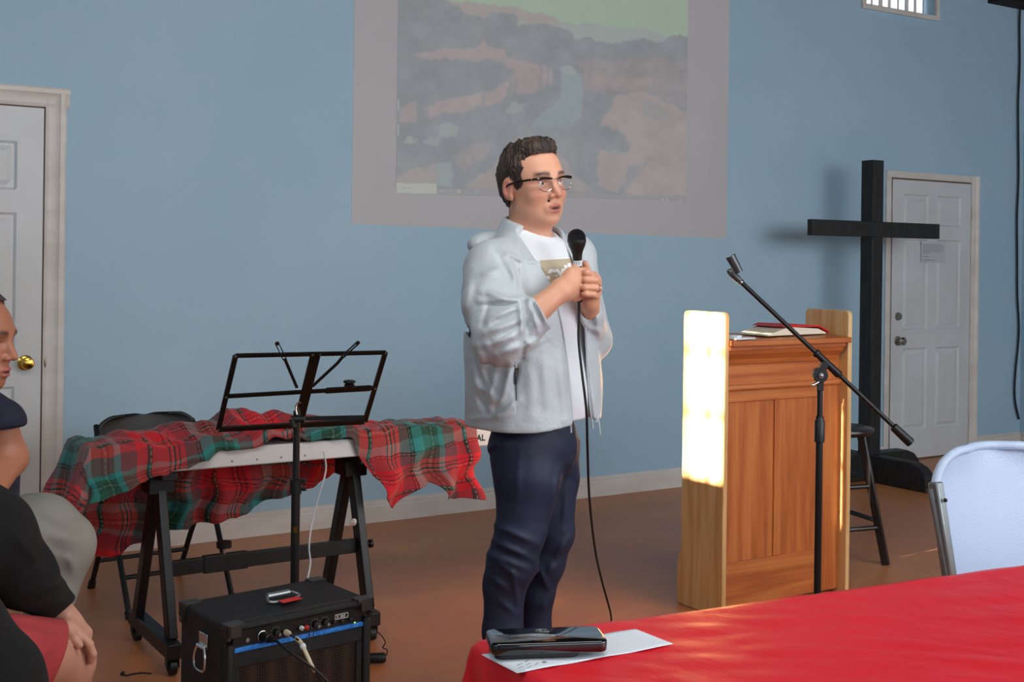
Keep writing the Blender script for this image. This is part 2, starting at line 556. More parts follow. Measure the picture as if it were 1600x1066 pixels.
def mesh_sdf(f, lo, hi, h, B=12):
    lo = np.asarray(lo, float); n = np.ceil((np.asarray(hi) - lo) / h).astype(int); nb = np.ceil(n / B).astype(int)
    g = np.stack(np.meshgrid(*[np.arange(k) for k in nb], indexing='ij'), -1).reshape(-1, 3)
    d = f(lo + (g * B + B / 2) * h)
    g = g[np.abs(d) < B * h * .87 * 1.35 + 2.5 * h]
    loc = np.stack(np.meshgrid(*[np.arange(-1, B + 1)] * 3, indexing='ij'), -1)
    keyV, posV, quads = [], [], []
    S = n + 4; mul = np.array([int(S[1] + B * 2) * int(S[2] + B * 2), int(S[2] + B * 2), 1], dtype=np.int64)
    for c0 in range(0, len(g), 48):
        gg = g[c0:c0 + 48]
        idx = gg[:, None, None, None, :] * B + loc[None]
        D = f(lo + idx * h)
        neg = D < 0
        cs = [(i, j, k) for i in (0, 1) for j in (0, 1) for k in (0, 1)]
        sl = lambda A, i, j, k: A[:, i:A.shape[1] - 1 + i, j:A.shape[2] - 1 + j, k:A.shape[3] - 1 + k]
        cnt = sum(sl(neg, *q).astype(np.int8) for q in cs)
        act = (cnt > 0) & (cnt < 8)
        acc = np.zeros(act.shape + (3,)); num = np.zeros(act.shape)
        for ax in range(3):
            for q in cs:
                if q[ax]: continue
                q2 = list(q); q2[ax] = 1
                a = sl(D, *q); b = sl(D, *q2); cr = (a < 0) != (b < 0)
                t = np.where(cr, a / np.where(cr, a - b, 1), 0)
                pt = np.zeros(act.shape + (3,)); pt[...] = q; pt[..., ax] = t
                acc += pt * cr[..., None]; num += cr
        pos = acc[act] / num[act][:, None]
        cid = idx[:, :-1, :-1, :-1][act]
        keyV.append(((cid + 1) * mul).sum(-1)); posV.append(lo + (cid + pos) * h)
        for ax in range(3):
            a = D[:, 1:-1, 1:-1, 1:-1]
            q2 = [slice(1, -1)] * 3; q2[ax] = slice(2, None)
            own = idx[:, 1:-1, 1:-1, 1:-1]
            b = D[(slice(None),) + tuple(q2)]
            cr = (a < 0) != (b < 0)
            flip = (a < 0)[cr]; base = own[cr]
            a1, a2 = [(1, 2), (2, 0), (0, 1)][ax]
            e1 = np.zeros(3, int); e1[a1] = 1; e2 = np.zeros(3, int); e2[a2] = 1
            Q = np.stack([((base - e1 - e2 + 1) * mul).sum(-1), ((base - e2 + 1) * mul).sum(-1), ((base + 1) * mul).sum(-1), ((base - e1 + 1) * mul).sum(-1)], -1)
            Q[~flip] = Q[~flip][:, ::-1]
            quads.append(Q)
    K = np.concatenate(keyV); V = np.concatenate(posV); Q = np.concatenate(quads)
    uk, ui = np.unique(K, return_index=True); V = V[ui]
    qi = np.searchsorted(uk, Q); qi = np.clip(qi, 0, len(uk) - 1)
    ok = (uk[qi] == Q).all(1)
    Q = qi[ok]
    lab = np.arange(len(V))                 # keep the largest connected piece
    for _ in range(400):
        m = lab[Q].min(1); new = lab.copy()
        for k in range(4): np.minimum.at(new, Q[:, k], m)
        new = new[new]
        if (new == lab).all(): break
        lab = new
    big = np.bincount(lab[Q[:, 0]], minlength=len(V)).argmax()
    Q = Q[lab[Q[:, 0]] == big]
    used = np.unique(Q)
    return V[used], np.searchsorted(used, Q)


def smoothv(V, Q, it=2, lam=.5):
    n = len(V)
    E = np.concatenate([Q[:, [0, 1]], Q[:, [1, 2]], Q[:, [2, 3]], Q[:, [3, 0]]])
    E = np.concatenate([E, E[:, ::-1]])
    deg = np.bincount(E[:, 0], minlength=n)
    for _ in range(it):
        A = np.stack([np.bincount(E[:, 0], weights=V[E[:, 1], k], minlength=n) for k in range(3)], -1) / np.maximum(deg, 1)[:, None]
        V = V + lam * (A - V)
    return V


def sdf_obj(name, f, lo, hi, h, m, parent, it=2, color=None, **kw):
    V, Q = mesh_sdf(f, lo, hi, h)
    V = smoothv(V, Q, it)
    cols = color(V) if color else None
    return link_mesh(name, W3(V), Q, M[m], parent, smooth=180, colors=cols, **kw)


def folds(p, L, zmid=None):          # cloth ridges along picture-plane lines (x0,y0,x1,y1,amp,width_px)
    Z = p[..., 1]
    px = 800 + FPX * p[..., 0] / Z; py = HY - FPX * (p[..., 2] - HC) / Z
    # undo roll
    dx, dy = px - 800, py - HY
    px = 800 + dx * cos(RO) - dy * sin(RO)
    py = HY + dx * sin(RO) + dy * cos(RO)
    out = np.zeros(px.shape)
    for x0, y0, x1, y1, A, w in L:
        vx, vy = x1 - x0, y1 - y0; l2 = vx * vx + vy * vy
        t = np.clip(((px - x0) * vx + (py - y0) * vy) / l2, 0, 1)
        d2 = (px - x0 - t * vx) ** 2 + (py - y0 - t * vy) ** 2
        out += A * np.exp(-d2 / (w * w)) * np.clip(np.sin(pi * np.clip(t, .12, .88)), .2, 1)
    if zmid is not None: out = out * np.clip((zmid - Z) / .02 + .5, 0, 1)
    return out


# ------------------------------------------------------------------ room
X = np.array((1., 0, 0)); Y = np.array((0, 1., 0)); Zv = np.array((0, 0, 1.))
mb = MB(); mb.box((WALL_L - .15, -5, -.1), (WALL_R + .15, WALL_Y + .15, 0)); struct(mb.build('floor', 'floor', smooth=0, origin=(3, 1, 0)))
mb = MB(); mb.box((WALL_L - .15, -5, CEIL), (WALL_R + .15, WALL_Y + .15, CEIL + .1)); struct(mb.build('ceiling', 'ceil', smooth=0, origin=(3, 1, CEIL)))
# back wall with the clerestory window hole
wx0, wx1, wz0 = 6.56, 7.30, 3.20
mb = MB()
mb.box((WALL_L, WALL_Y, 0), (wx0, WALL_Y + .15, CEIL)); mb.box((wx1, WALL_Y, 0), (WALL_R + .15, WALL_Y + .15, CEIL)); mb.box((wx0, WALL_Y, 0), (wx1, WALL_Y + .15, wz0))
struct(mb.build('wall_back', 'wall', smooth=0, origin=(3, WALL_Y, 0)))
mb = MB(); mb.box((WALL_R, -5, 0), (WALL_R + .15, WALL_Y, CEIL)); struct(mb.build('wall_right', 'wall', smooth=0))
# left wall with a tall narrow window that lets the sun in
wy0, wy1, sz0, sz1 = 3.285, 3.518, 2.455, 3.165
mb = MB()
mb.box((WALL_L - .15, -5, 0), (WALL_L, wy0, CEIL)); mb.box((WALL_L - .15, wy1, 0), (WALL_L, WALL_Y + .15, CEIL))
mb.box((WALL_L - .15, wy0, 0), (WALL_L, wy1, sz0)); mb.box((WALL_L - .15, wy0, sz1), (WALL_L, wy1, CEIL))
struct(mb.build('wall_left', 'wall', smooth=0))
mb = MB()
for yy in (wy0 + .085, wy0 + .205): mb.box((WALL_L - .06, yy - .010, sz0), (WALL_L - .04, yy + .010, sz1))
for zz in (sz0 + .27, sz0 + .52): mb.box((WALL_L - .06, wy0, zz - .010), (WALL_L - .04, wy1, zz + .010))
struct(mb.build('window_2', 'white_trim', smooth=0))
mb = MB(); mb.box((7.9, WALL_Y - .09, CEIL - .035), (WALL_R, WALL_Y - .002, CEIL - .001)); struct(mb.build('trim_1', 'ceil', smooth=0))

# clerestory window
w = thing('window_1', (wx0 - .03, WALL_Y, wz0), '', '', kind='structure')
mb = MB()
mb.box((wx0 - .035, WALL_Y - .02, wz0 - .035), (wx1 + .035, WALL_Y - .001, wz0)); mb.box((wx0 - .035, WALL_Y - .02, wz0), (wx0, WALL_Y - .001, CEIL - .002)); mb.box((wx1, WALL_Y - .02, wz0), (wx1 + .035, WALL_Y - .001, CEIL - .002))
mb.build('window_frame', 'white_trim', w, bevel=.003)
mb = MB(); mb.box((wx0 + .001, WALL_Y + .11, wz0 + .001), (wx1 - .001, WALL_Y + .12, CEIL - .002)); mb.build('pane', 'window_glow', w, smooth=0)
for k in range(8):
    x = wx0 + .05 + k * (wx1 - wx0 - .1) / 7.0
    mb = MB(); mb.box((-.044, -.001, wz0 + .012), (.044, .001, CEIL - .01), RZ(radians(28 + 6 * sin(k * 2.1))), (x, WALL_Y + .06, 0)); mb.build('blind_slat', 'blind', w, smooth=0)


def moulding(name, prof, a, b, inward, m='white_trim', parent=None):
    # prof: (height, thickness) polygon swept from a to b on a wall; thickness along inward
    mb = MB(); d = np.asarray(b, float) - np.asarray(a, float)
    mb.prism([(h, t) for h, t in prof], Zv, inward, a, d)
    return fixnormals(mb.build(name, m, parent, smooth=25))


BB = [(0, 0), (0, .016), (.085, .016), (.092, .012), (.1, .013), (.108, .006), (.118, .006), (.118, 0)]
for i, (x0, x1) in enumerate(((WALL_L, .17), (1.262, 6.836), (7.822, WALL_R))):
    struct(moulding('baseboard_back' if i == 0 else 'baseboard_back.%03d' % i, BB, (x0, WALL_Y - .0005, .001), (x1, WALL_Y - .0005, .001), (0, -1, 0)))
struct(moulding('baseboard_right', BB, (WALL_R - .0005, -5, .001), (WALL_R - .0005, WALL_Y - .02, .001), (-1, 0, 0)))


def casing(x, z, w, yw, parent, side):     # vertical casing strip profile swept up
    prof = [(0, 0), (0, .012), (.12, .016), (.2, .012), (.45, .014), (.62, .02), (.7, .026), (.9, .028), (1, .022), (1, 0)]
    pts = [((p if side > 0 else 1 - p) * w, t) for p, t in prof]
    mb = MB(); mb.prism([(a, b) for a, b in pts], X, -Y, (x, yw, .001), (0, 0, z)); return fixnormals(mb.build('door_casing', 'white_trim', parent, smooth=25))


def six_panel(name, x0, x1, top, parent, lit=None):
    """door slab with recessed and raised panels as one relief grid"""
    wd = x1 - x0
    px0 = [.115 * wd / .86, .115 * wd / .86 + .27 * wd / .86]
    cols_ = [(x0 + .13 * wd, x0 + .45 * wd), (x0 + .55 * wd, x0 + .87 * wd)]
    rows_ = [(.21, .80), (.93, 1.58), (1.68, 1.90)]
    xs, zs = {x0, x1}, {.012, top}
    for a, b in cols_:
        for d in (0, .012, .02, .045): xs |= {a + d, b - d}
    for a, b in rows_:
        for d in (0, .012, .02, .045): zs |= {a + d, b - d}
    xs = sorted(xs); zs = sorted(zs)

    def dep(x, z):
        for a, b in cols_:
            for c, e in rows_:
                m = min(x - a, b - x, z - c, e - z)
                if m >= -1e-6:
                    return np.interp(m, [0, .012, .02, .045], [0, .012, .012, .003])
        return 0
    yf = WALL_Y - .012
    G = [[(x, yf + dep(x, z), z) for x in xs] for z in zs]
    mb = MB(); mb.grid(G)
    mb.box((x0, WALL_Y - .0005, .012), (x1, WALL_Y, top))
    for (a, b) in (((x0, .012), (x1, .012)), ((x1, .012), (x1, top)), ((x1, top), (x0, top)), ((x0, top), (x0, .012))):
        mb.add([(a[0], yf, a[1]), (b[0], yf, b[1]), (b[0], WALL_Y, b[1]), (a[0], WALL_Y, a[1])], [(0, 1, 2, 3)])
    return mb.build(name, 'white_door', parent, smooth=0)


# door 1, at the left edge
d1 = thing('door_1', (.735, WALL_Y, 0), '', '', kind='structure')
six_panel('door_slab', .305, 1.165, 2.055, d1)
mb = MB(); mb.box((1.165, WALL_Y - .004, .012), (1.176, WALL_Y - .0005, 2.067)); mb.box((.29, WALL_Y - .004, 2.055), (1.176, WALL_Y - .0005, 2.067)); mb.build('door_gap', 'door_seam', d1, smooth=0)
casing(1.172, 2.135, .09, WALL_Y - .0005, d1, 1)
casing(.205, 2.135, .09, WALL_Y - .0005, d1, -1)
mb = MB(); mb.prism([(0, 0), (.012, 0), (.012, 0), (.012, 0)], Zv, -Y, (0, 0, 0), (0, 0, 0)); mb = MB()
prof = [(0, 0), (0, .013), (.01, .017), (.018, .013), (.04, .015), (.056, .021), (.063, .028), (.081, .03), (.09, .024), (.09, 0)]
mb.prism(prof, Zv, -Y, (.19, WALL_Y - .0005, 2.062), (1.085, 0, 0)); fixnormals(mb.build('door_casing', 'white_trim', d1, smooth=25))
mb = MB(); k = np.array((1.098, WALL_Y - .012, .905))
mb.lathe(k, -Y, [(0, .034), (.004, .034), (.008, .026), (.01, .012), (.03, .011), (.034, .018), (.042, .027), (.053, .029), (.062, .024), (.066, .012), (.067, 0)]); mb.build('door_knob', 'brass', d1, smooth=40)
mb = MB(); mb.box((1.176, WALL_Y - .012, .86), (1.18, WALL_Y - .002, .95)); mb.ell((1.183, WALL_Y - .013, .905), (.006, .006, .03)); mb.build('strike_plate', 'nickel', d1)

# door 2, behind the cross
d2 = thing('door_2', (7.29, WALL_Y, 0), '', '', kind='structure')
six_panel('door_slab', 6.862, 7.722, 2.0, d2)
mb = MB(); mb.box((6.850, WALL_Y - .004, .012), (6.862, WALL_Y - .0005, 2.012)); mb.box((6.850, WALL_Y - .004, 2.0), (7.73, WALL_Y - .0005, 2.012)); mb.box((6.85, WALL_Y - .006, .001), (7.73, WALL_Y - .0005, .012)); mb.build('door_gap', 'door_seam', d2, smooth=0)
casing(7.73, 2.06, .085, WALL_Y - .0005, d2, 1)
mb = MB(); mb.box((6.80, WALL_Y - .012, .001), (6.85, WALL_Y - .0005, 2.012)); mb.box((6.80, WALL_Y - .012, 2.012), (7.73, WALL_Y - .0005, 2.06)); mb.build('door_frame_board', 'white_trim', d2, bevel=.002)
for nm, z, r, L in (('dead_bolt', 1.03, .027, .02), ('door_knob', .858, .03, .065)):
    mb = MB(); k = np.array((6.93, WALL_Y - .012, z))
    if L < .03: mb.lathe(k, -Y, [(0, r + .003), (.005, r + .003), (.02, r - .004), (.022, 0)])
    else: mb.lathe(k, -Y, [(0, .034), (.004, .034), (.008, .024), (.01, .012), (.032, .011), (.036, .02), (.044, .028), (.055, .03), (.064, .022), (.066, 0)])
    mb.build(nm, 'nickel', d2, smooth=40)
for z in (.22, .98, 1.78):
    mb = MB(); mb.cyl((7.728, WALL_Y - .02, z - .045), (7.728, WALL_Y - .02, z + .045), .007); mb.build('hinge', 'white_trim', d2)

# ------------------------------------------------------------------ grey painted screen and the projected picture
PIC = {}


def screen():
    def lerp(a, b, t): return a + (b - a) * t
    q = [WL(549, 350), WL(1135, 373)]; zt = 3.2
    t = thing('projection_screen', ((q[0][0] + q[1][0]) / 2, WALL_Y, q[0][2]), 'large pale grey screen area on the blue back wall behind the standing man', 'projection screen')
    mb = MB(); mb.prism([(q[0][0], q[0][2]), (q[1][0], q[1][2]), (q[1][0], zt), (q[0][0], zt)], X, Zv, (0, WALL_Y - .0015, 0), (0, .001, 0))
    fixnormals(mb.build('screen_surface', 'grey_screen', t, smooth=0))
    # picture: painted as a colour grid in crop space (x 205..1393, y -260..808)
    NX, NY = 396, 356
    gx, gy = np.meshgrid(np.linspace(205, 1393, NX), np.linspace(-260, 822, NY))
    rng = np.random.default_rng(3)

    def vnoise(s, seed):
        r = np.random.default_rng(seed); n = 64; T = r.random((n, n))
        u = gx / s; v = gy / s; i = np.floor(u).astype(int); j = np.floor(v).astype(int); fu = u - i; fv = v - j
        fu = fu * fu * (3 - 2 * fu); fv = fv * fv * (3 - 2 * fv)
        g = lambda a, b: T[a % n, b % n]
        return (g(i, j) * (1 - fu) + g(i + 1, j) * fu) * (1 - fv) + (g(i, j + 1) * (1 - fu) + g(i + 1, j + 1) * fu) * fv
    nz = .5 * vnoise(60, 1) + .3 * vnoise(24, 2) + .2 * vnoise(10, 4)
    wx = gx + 26 * (vnoise(50, 5) - .5) + 12 * (vnoise(15, 6) - .5); wy = gy + 22 * (vnoise(45, 7) - .5) + 12 * (vnoise(14, 8) - .5)

    wx = np.clip(wx, 206, 1392)

    def inside(poly, x=wx, y=wy):
        r = np.zeros(x.shape, bool); n = len(poly)
        for i in range(n):
            x1, y1 = poly[i]; x2, y2 = poly[(i + 1) % n]
            c = (y1 > y) != (y2 > y)
            r ^= c & (x < (x2 - x1) * (y - y1) / ((y2 - y1) + 1e-9) + x1)
        return r.astype(float)

    def blur(a, n):
        k = np.ones(n) / n
        a = np.apply_along_axis(lambda r: np.convolve(np.pad(r, n // 2, 'edge'), k, 'valid')[:len(r)], 0, a)
        return np.apply_along_axis(lambda r: np.convolve(np.pad(r, n // 2, 'edge'), k, 'valid')[:len(r)], 1, a)
    img = np.zeros((NY, NX, 3)); img[:] = (168, 203, 170)

    def put(poly, c, n=3, op=1., tex=0, warp=True):
        m = blur(inside(poly, wx if warp else gx, wy if warp else gy), n) * op
        cc = np.array(c, float) + tex * (nz - .5)[..., None]
        img[:] = img * (1 - m[..., None]) + cc * m[..., None]
    put([(205, -20), (430, 0), (560, 18), (700, 32), (800, 55), (900, 88), (1050, 105), (1200, 125), (1320, 160), (1393, 170), (1393, 300), (205, 300)], (172, 166, 160), 3, 1)
    put([(700, 92), (950, 95), (1200, 112), (1340, 160), (1200, 178), (940, 165), (780, 130)], (164, 186, 178), 5, .9)
    put([(205, -40), (330, -25), (420, 2), (480, 45), (560, 78), (575, 58), (640, 52), (705, 60), (715, 108), (780, 95), (800, 88), (850, 98), (905, 112), (950, 152), (1080, 172), (1210, 168), (1300, 165), (1350, 145), (1393, 138), (1393, 840), (205, 840)], (136, 146, 152), 3, 1, 26)
    put([(940, 250), (1200, 235), (1393, 250), (1393, 440), (1250, 380), (1000, 370), (960, 300)], (158, 150, 152), 5, .8, 40)
    put([(262, 225), (330, 210), (470, 200), (540, 190), (560, 150), (580, 200), (640, 195), (650, 235), (520, 250), (420, 245), (300, 240)], (186, 166, 164), 4, .8)
    put([(560, 235), (700, 240), (850, 285), (855, 350), (780, 372), (700, 380), (640, 420), (560, 440), (430, 470), (330, 480), (320, 440), (400, 420), (560, 380), (660, 340), (690, 285)], (184, 164, 163), 5, .85, 30)
    put([(220, 440), (300, 410), (290, 490), (225, 500)], (180, 163, 162), 5, .7)
    put([(225, 260), (640, 260), (670, 320), (620, 360), (430, 390), (300, 400), (225, 420)], (130, 144, 150), 9, .6, 30)
    for x, y, a in ((300, 440, .6), (330, 430, .6), (560, 400, .5), (670, 350, .7), (690, 360, .7), (790, 330, .7), (825, 330, .6)):
        put([(x, y - 80), (x + 9, y - 80), (x + 14, y + 60), (x - 6, y + 60)], (132, 143, 148), 3, a)
    put([(885, 300), (880, 275), (905, 268), (945, 300), (968, 325), (985, 400), (960, 480), (930, 520), (850, 528), (770, 520), (780, 480), (850, 440), (880, 380)], (146, 171, 176), 4, .95, 10)
    put([(875, 275), (905, 266), (945, 300), (905, 305)], (165, 180, 178), 3, .9)
    put([(990, 290), (1080, 320), (1260, 310), (1300, 330), (1200, 360), (1050, 360), (1000, 330)], (176, 158, 158), 4, .7, 40)
    put([(1030, 508), (1090, 430), (1120, 388), (1200, 372), (1290, 400), (1393, 460), (1393, 810), (1130, 800), (1180, 720), (1130, 690), (1155, 610), (1150, 540)], (183, 167, 163), 5, .9, 24)
    put([(1210, 410), (1300, 430), (1350, 480), (1280, 500), (1210, 460)], (150, 156, 158), 9, .7)
    put([(1130, 690), (1200, 680), (1190, 720), (1150, 750)], (146, 154, 156), 5, .8)
    put([(1240, 640), (1255, 640), (1180, 740), (1150, 790), (1135, 790)], (150, 152, 154), 3, .7)
    put([(1040, 620), (1150, 620), (1150, 700), (1120, 790), (1030, 760)], (182, 166, 164), 4, .8, 20)
    put([(380, 520), (430, 500), (470, 520), (450, 560), (395, 560)], (158, 178, 174), 4, .9)
    put([(660, 440), (700, 415), (740, 420), (720, 450), (680, 465)], (160, 176, 172), 4, .8)
    put([(310, 590), (360, 560), (390, 570), (370, 600)], (158, 176, 174), 4, .8)
    put([(240, 575), (270, 560), (290, 575), (265, 592)], (168, 184, 174), 3, .9)
    put([(430, 640), (520, 590), (600, 580), (590, 640), (480, 700)], (170, 160, 158), 5, .6, 30)
    put([(205, 730), (270, 690), (370, 680), (380, 760), (205, 770)], (176, 163, 160), 4, .8, 20)
    put([(370, 670), (430, 660), (440, 720), (430, 770), (380, 760)], (152, 174, 174), 4, .9)
    put([(500, 760), (580, 700), (640, 660), (700, 560), (760, 535), (820, 570), (880, 640), (980, 760), (1000, 790), (505, 775)], (178, 165, 162), 5, .85, 20)
    put([(700, 560), (700, 520), (960, 520), (1000, 600), (1000, 700), (950, 700), (880, 620)], (146, 160, 164), 7, .7, 20)
    img += (nz - .5)[..., None] * 8
    put([(205, 764), (1393, 806), (1393, 840), (205, 800)], (160, 158, 160), 2, .85, 0, False)
    put([(207, 748), (372, 752), (372, 794), (207, 790)], (194, 206, 190), 2, 1, 0, False)
    for x in (232, 244, 256, 268): put([(x, 768), (x + 9, 768), (x + 9, 775), (x, 775)], (168, 178, 168), 1, .7, 0, False)
    for x, c in ((394, (176, 180, 168)), (428, (150, 170, 172)), (463, (186, 206, 170)), (500, (140, 160, 182)), (537, (160, 182, 186))):
        y0 = 770 + (x - 205) * .035; put([(x - 7, y0), (x + 7, y0), (x + 7, y0 + 14), (x - 7, y0 + 14)], c, 1, .8, 0, False)
    for x in (1300, 1318, 1372): put([(x - 4, 815), (x + 4, 815), (x + 4, 825), (x - 4, 825)], (196, 204, 196), 1, .8, 0, False)
    for y in (430, 535): put([(213, y - 24), (219, y - 24), (219, y + 22), (213, y + 22)], (196, 206, 190), 1, .8, 0, False)
    img = np.clip(img, 0, 255)
    # corners on the wall
    BL, BR = WL(540 + 205 / 2.623, 795 / 2.623), WL(1071, 314)
    zt = 3.17
    V = []
    for j in range(NY):
        tj = j / (NY - 1)
        for i in range(NX):
            s_ = i / (NX - 1)
            V.append((BL[0] + (BR[0] - BL[0]) * s_, WALL_Y - .003, zt + (lerp(BL[2], BR[2], s_) - zt) * tj))
    # photo rows -> wall rows: picture rows were measured in the picture frame; convert through the camera
    V = np.array(V)
    u = V[:, 0] * ct - V[:, 1] * st; Z = V[:, 0] * st + V[:, 1] * ct
    a = u / Z; b = (V[:, 2] - HC) / Z
    pxx = (800 + FPX * (a * cos(RO) + b * sin(RO)) - 540) * 2.623; pyy = (HY - FPX * (-a * sin(RO) + b * cos(RO))) * 2.623
    ix = np.clip((pxx - 205) / (1393 - 205) * (NX - 1), 0, NX - 1.001); iy = np.clip((pyy + 260) / 1082 * (NY - 1), 0, NY - 1.001)
    i0 = ix.astype(int); j0 = iy.astype(int); fu = (ix - i0)[:, None]; fv = (iy - j0)[:, None]
    c = (img[j0, i0] * (1 - fu) + img[j0, i0 + 1] * fu) * (1 - fv) + (img[j0 + 1, i0] * (1 - fu) + img[j0 + 1, i0 + 1] * fu) * fv
    Fs = [(j * NX + i, (j + 1) * NX + i, (j + 1) * NX + i + 1, j * NX + i + 1) for j in range(NY - 1) for i in range(NX - 1)]
    M['picture'] = mat('projected_picture', 'ffffff', .8, attr='Col', emis=.04)
    link_mesh('projected_picture', V, Fs, M['picture'], t, smooth=0, colors=lin((c * .58 + np.array((172, 170, 168)) * .42) * 1.10))


screen()

# ------------------------------------------------------------------ notice on door 2, hanging cable
p0, p1 = WL(1437, 377), WL(1475, 412)
nx0, nx1, nz0, nz1 = p0[0], p1[0] - .005, p1[2] + .005, p0[2]
t = thing('notice_sheet', ((nx0 + nx1) / 2, WALL_Y - .014, nz0), 'laminated typed notice taped to the white door behind the cross', 'notice')
mb = MB(); mb.box((nx0, WALL_Y - .0150, nz0), (nx1, WALL_Y - .0142, nz1)); mb.build('sheet', 'laminate', t, smooth=0)
mb = MB(); random.seed(4)
zz = nz1 - .022
for i, wd in enumerate((.2, .22, .22, .22, .2, .07, .0, .06, .0, .13)):
    if wd:
        x = nx0 + .02
        while x < nx0 + .02 + wd:
            l = random.uniform(.012, .03); mb.box((x, WALL_Y - .0154, zz - .0035), (min(x + l, nx0 + .022 + wd), WALL_Y - .0151, zz + .0025)); x += l + .005
    zz -= .0125
mb.build('typed_lines', 'greyink', t, smooth=0)
pts = [(8.30, WALL_Y - .03, CEIL - .04)] + [(8.30 + .006 * sin(k * 1.7), WALL_Y - .02, CEIL - .2 - k * .28) for k in range(8)] + [WL(1592, 520, 5.78), WL(1586, 590, 5.78), WL(1586, 625, 5.78), WL(1592, 655, 5.78)]
pts[1:9] = [WL(1593 - .6 * k + 1.0 * sin(k * 2.1), 40 + k * 60, 5.78) for k in range(8)]
pts[0] = WL(1594, 12, 5.77)
mb = MB(); mb.tube(spline(pts, 6), .008, 8)
tag(mb.build('wall_cable', 'cable_black'), 'black cable hanging down the blue wall in the right corner', 'cable')

# ------------------------------------------------------------------ lectern
LX, LY, LW, LD, LH = 3.262, 3.562, .72, .248, 1.2
t = thing('lectern', (LX + LW / 2, LY + LD / 2, 0), 'honey coloured wooden lectern with tall side boards and a sunlit left face', 'lectern')
bt = .024


def side_board(x):
    r = .018; y0, y1 = LY, LY + LD
    poly = [(y0, .0), (y0, .0), (y1 + .022, 0), (y1 + .022, .16), (y1 + .012, .2), (y1, .225), (y1, LH - r), (y1 - r * .3, LH - r * .3), (y1 - r, LH), (y0 + r, LH), (y0 + r * .3, LH - r * .3), (y0, LH - r), (y0, .0)]
    poly = poly[1:-1]
    mb = MB(); mb.prism(poly, Y, Zv, (x, 0, .001), (bt, 0, 0))
    return fixnormals(mb.build('side_board', 'wood_bounce_lit', t, bevel=.004))


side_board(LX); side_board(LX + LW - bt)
ix0, ix1 = LX + bt, LX + LW - bt
fy = LY + .045          # front face of the frame
mb = MB()
mb.box((ix0, fy, .02), (ix0 + .02, fy + .03, 1.0)); mb.build('stile', 'wood', t, bevel=.002)
mb = MB(); mb.box((ix1 - .10, fy, .02), (ix1, fy + .03, 1.0)); mb.build('stile', 'wood', t, bevel=.002)
mb = MB(); mb.box((ix0 + .30, fy + .004, .2), (ix0 + .345, fy + .028, .84)); mb.build('stile', 'wood', t, bevel=.002)
mb = MB(); mb.box((ix0 + .02, fy + .002, .02), (ix1 - .10, fy + .03, .2)); mb.build('rail', 'wood_h', t, bevel=.002)
mb = MB(); mb.box((ix0 + .02, fy + .002, .84), (ix1 - .10, fy + .03, 1.0)); mb.build('rail', 'wood_h', t, bevel=.002)
mb = MB(); mb.box((ix0 + .02, fy + .012, .2), (ix0 + .30, fy + .022, .84)); mb.build('front_panel', 'wood', t, smooth=0)
mb = MB(); mb.box((ix0 + .345, fy + .012, .2), (ix1 - .10, fy + .022, .84)); mb.build('front_panel', 'wood', t, smooth=0)
mb = MB(); mb.prism([(.885, 0), (.885, .006), (.893, .014), (.90, .010), (.907, .010), (.911, 0)], Zv, -Y, (ix0, fy + .0005, 0), (ix1 - ix0, 0, 0)); fixnormals(mb.build('moulding', 'wood_h', t, smooth=30))
mb = MB(); mb.prism([(.99, 0), (.992, .008), (1.0, .012), (1.012, .014), (1.024, .024), (1.034, .036), (1.05, .04), (1.052, .05), (1.066, .05), (1.066, 0)], Zv, -Y, (ix0, fy + .0005, 0), (ix1 - ix0 - .02, 0, 0)); fixnormals(mb.build('cornice', 'wood_h', t, smooth=30))
mb = MB(); mb.prism([(LY - .02, 1.067), (LY + LD, 1.082), (LY + LD, 1.102), (LY - .02, 1.090)], Y, Zv, (ix0 + .001, 0, 0), (ix1 - ix0 - .002, 0, 0)); fixnormals(mb.build('top_shelf', 'wood_h', t, bevel=.004))
# red book and a small glass dish on the lectern
bk = np.array((3.72, 3.70, 1.101)); R = RZ(radians(6))
t = thing('open_book', bk, 'red covered book lying open on top of the wooden lectern', 'book')
mb = MB()
Rb = R
mb.prism([(-.20, .002), (-.06, .034), (.13, .022), (.185, .004), (.185, 0), (-.20, 0)], Rb @ X, Zv, bk + Rb @ np.array((0, -.075, 0)), Rb @ np.array((0, .16, 0))); fixnormals(mb.build('pages', 'pages', t, smooth=30))
mb = MB()
mb.prism([(-.085, .034), (.13, .030), (.19, .008), (.19, .001), (.196, .002), (.194, .012), (.133, .036), (-.06, .045), (-.10, .034)], Rb @ X, Zv, bk + Rb @ np.array((0, -.082, 0)), Rb @ np.array((0, .172, 0))); fixnormals(mb.build('cover', 'redbook', t, smooth=30))
mb = MB(); dsh = np.array((3.335, 3.60, 1.0935)); mb.box((-.03, -.05, 0), (.09, .05, .006), RZ(.2), dsh); mb.box((-.02, -.03, .006), (.03, .03, .016), RZ(.5), dsh)
tag(mb.build('paper_packet', 'paper', bevel=.002), 'small white paper packet at the left end of the lectern top', 'paper')

# ------------------------------------------------------------------ wooden cross
CX, CY = 6.205, 5.40
t = thing('wooden_cross', (CX, CY, 0), 'tall black wooden cross on a low crossed foot beside the white door', 'cross')
h = .05
mb = MB(); mb.box((CX - h, CY - h, .13), (CX + h, CY + h, 2.07)); mb.build('post', 'blackwood', t, bevel=.004)
mb = MB(); mb.box((CX - .61, CY - h - .012, 1.572), (CX + .595, CY - h + .03, 1.672)); mb.build('crossbeam', 'blackwood', t, bevel=.004)


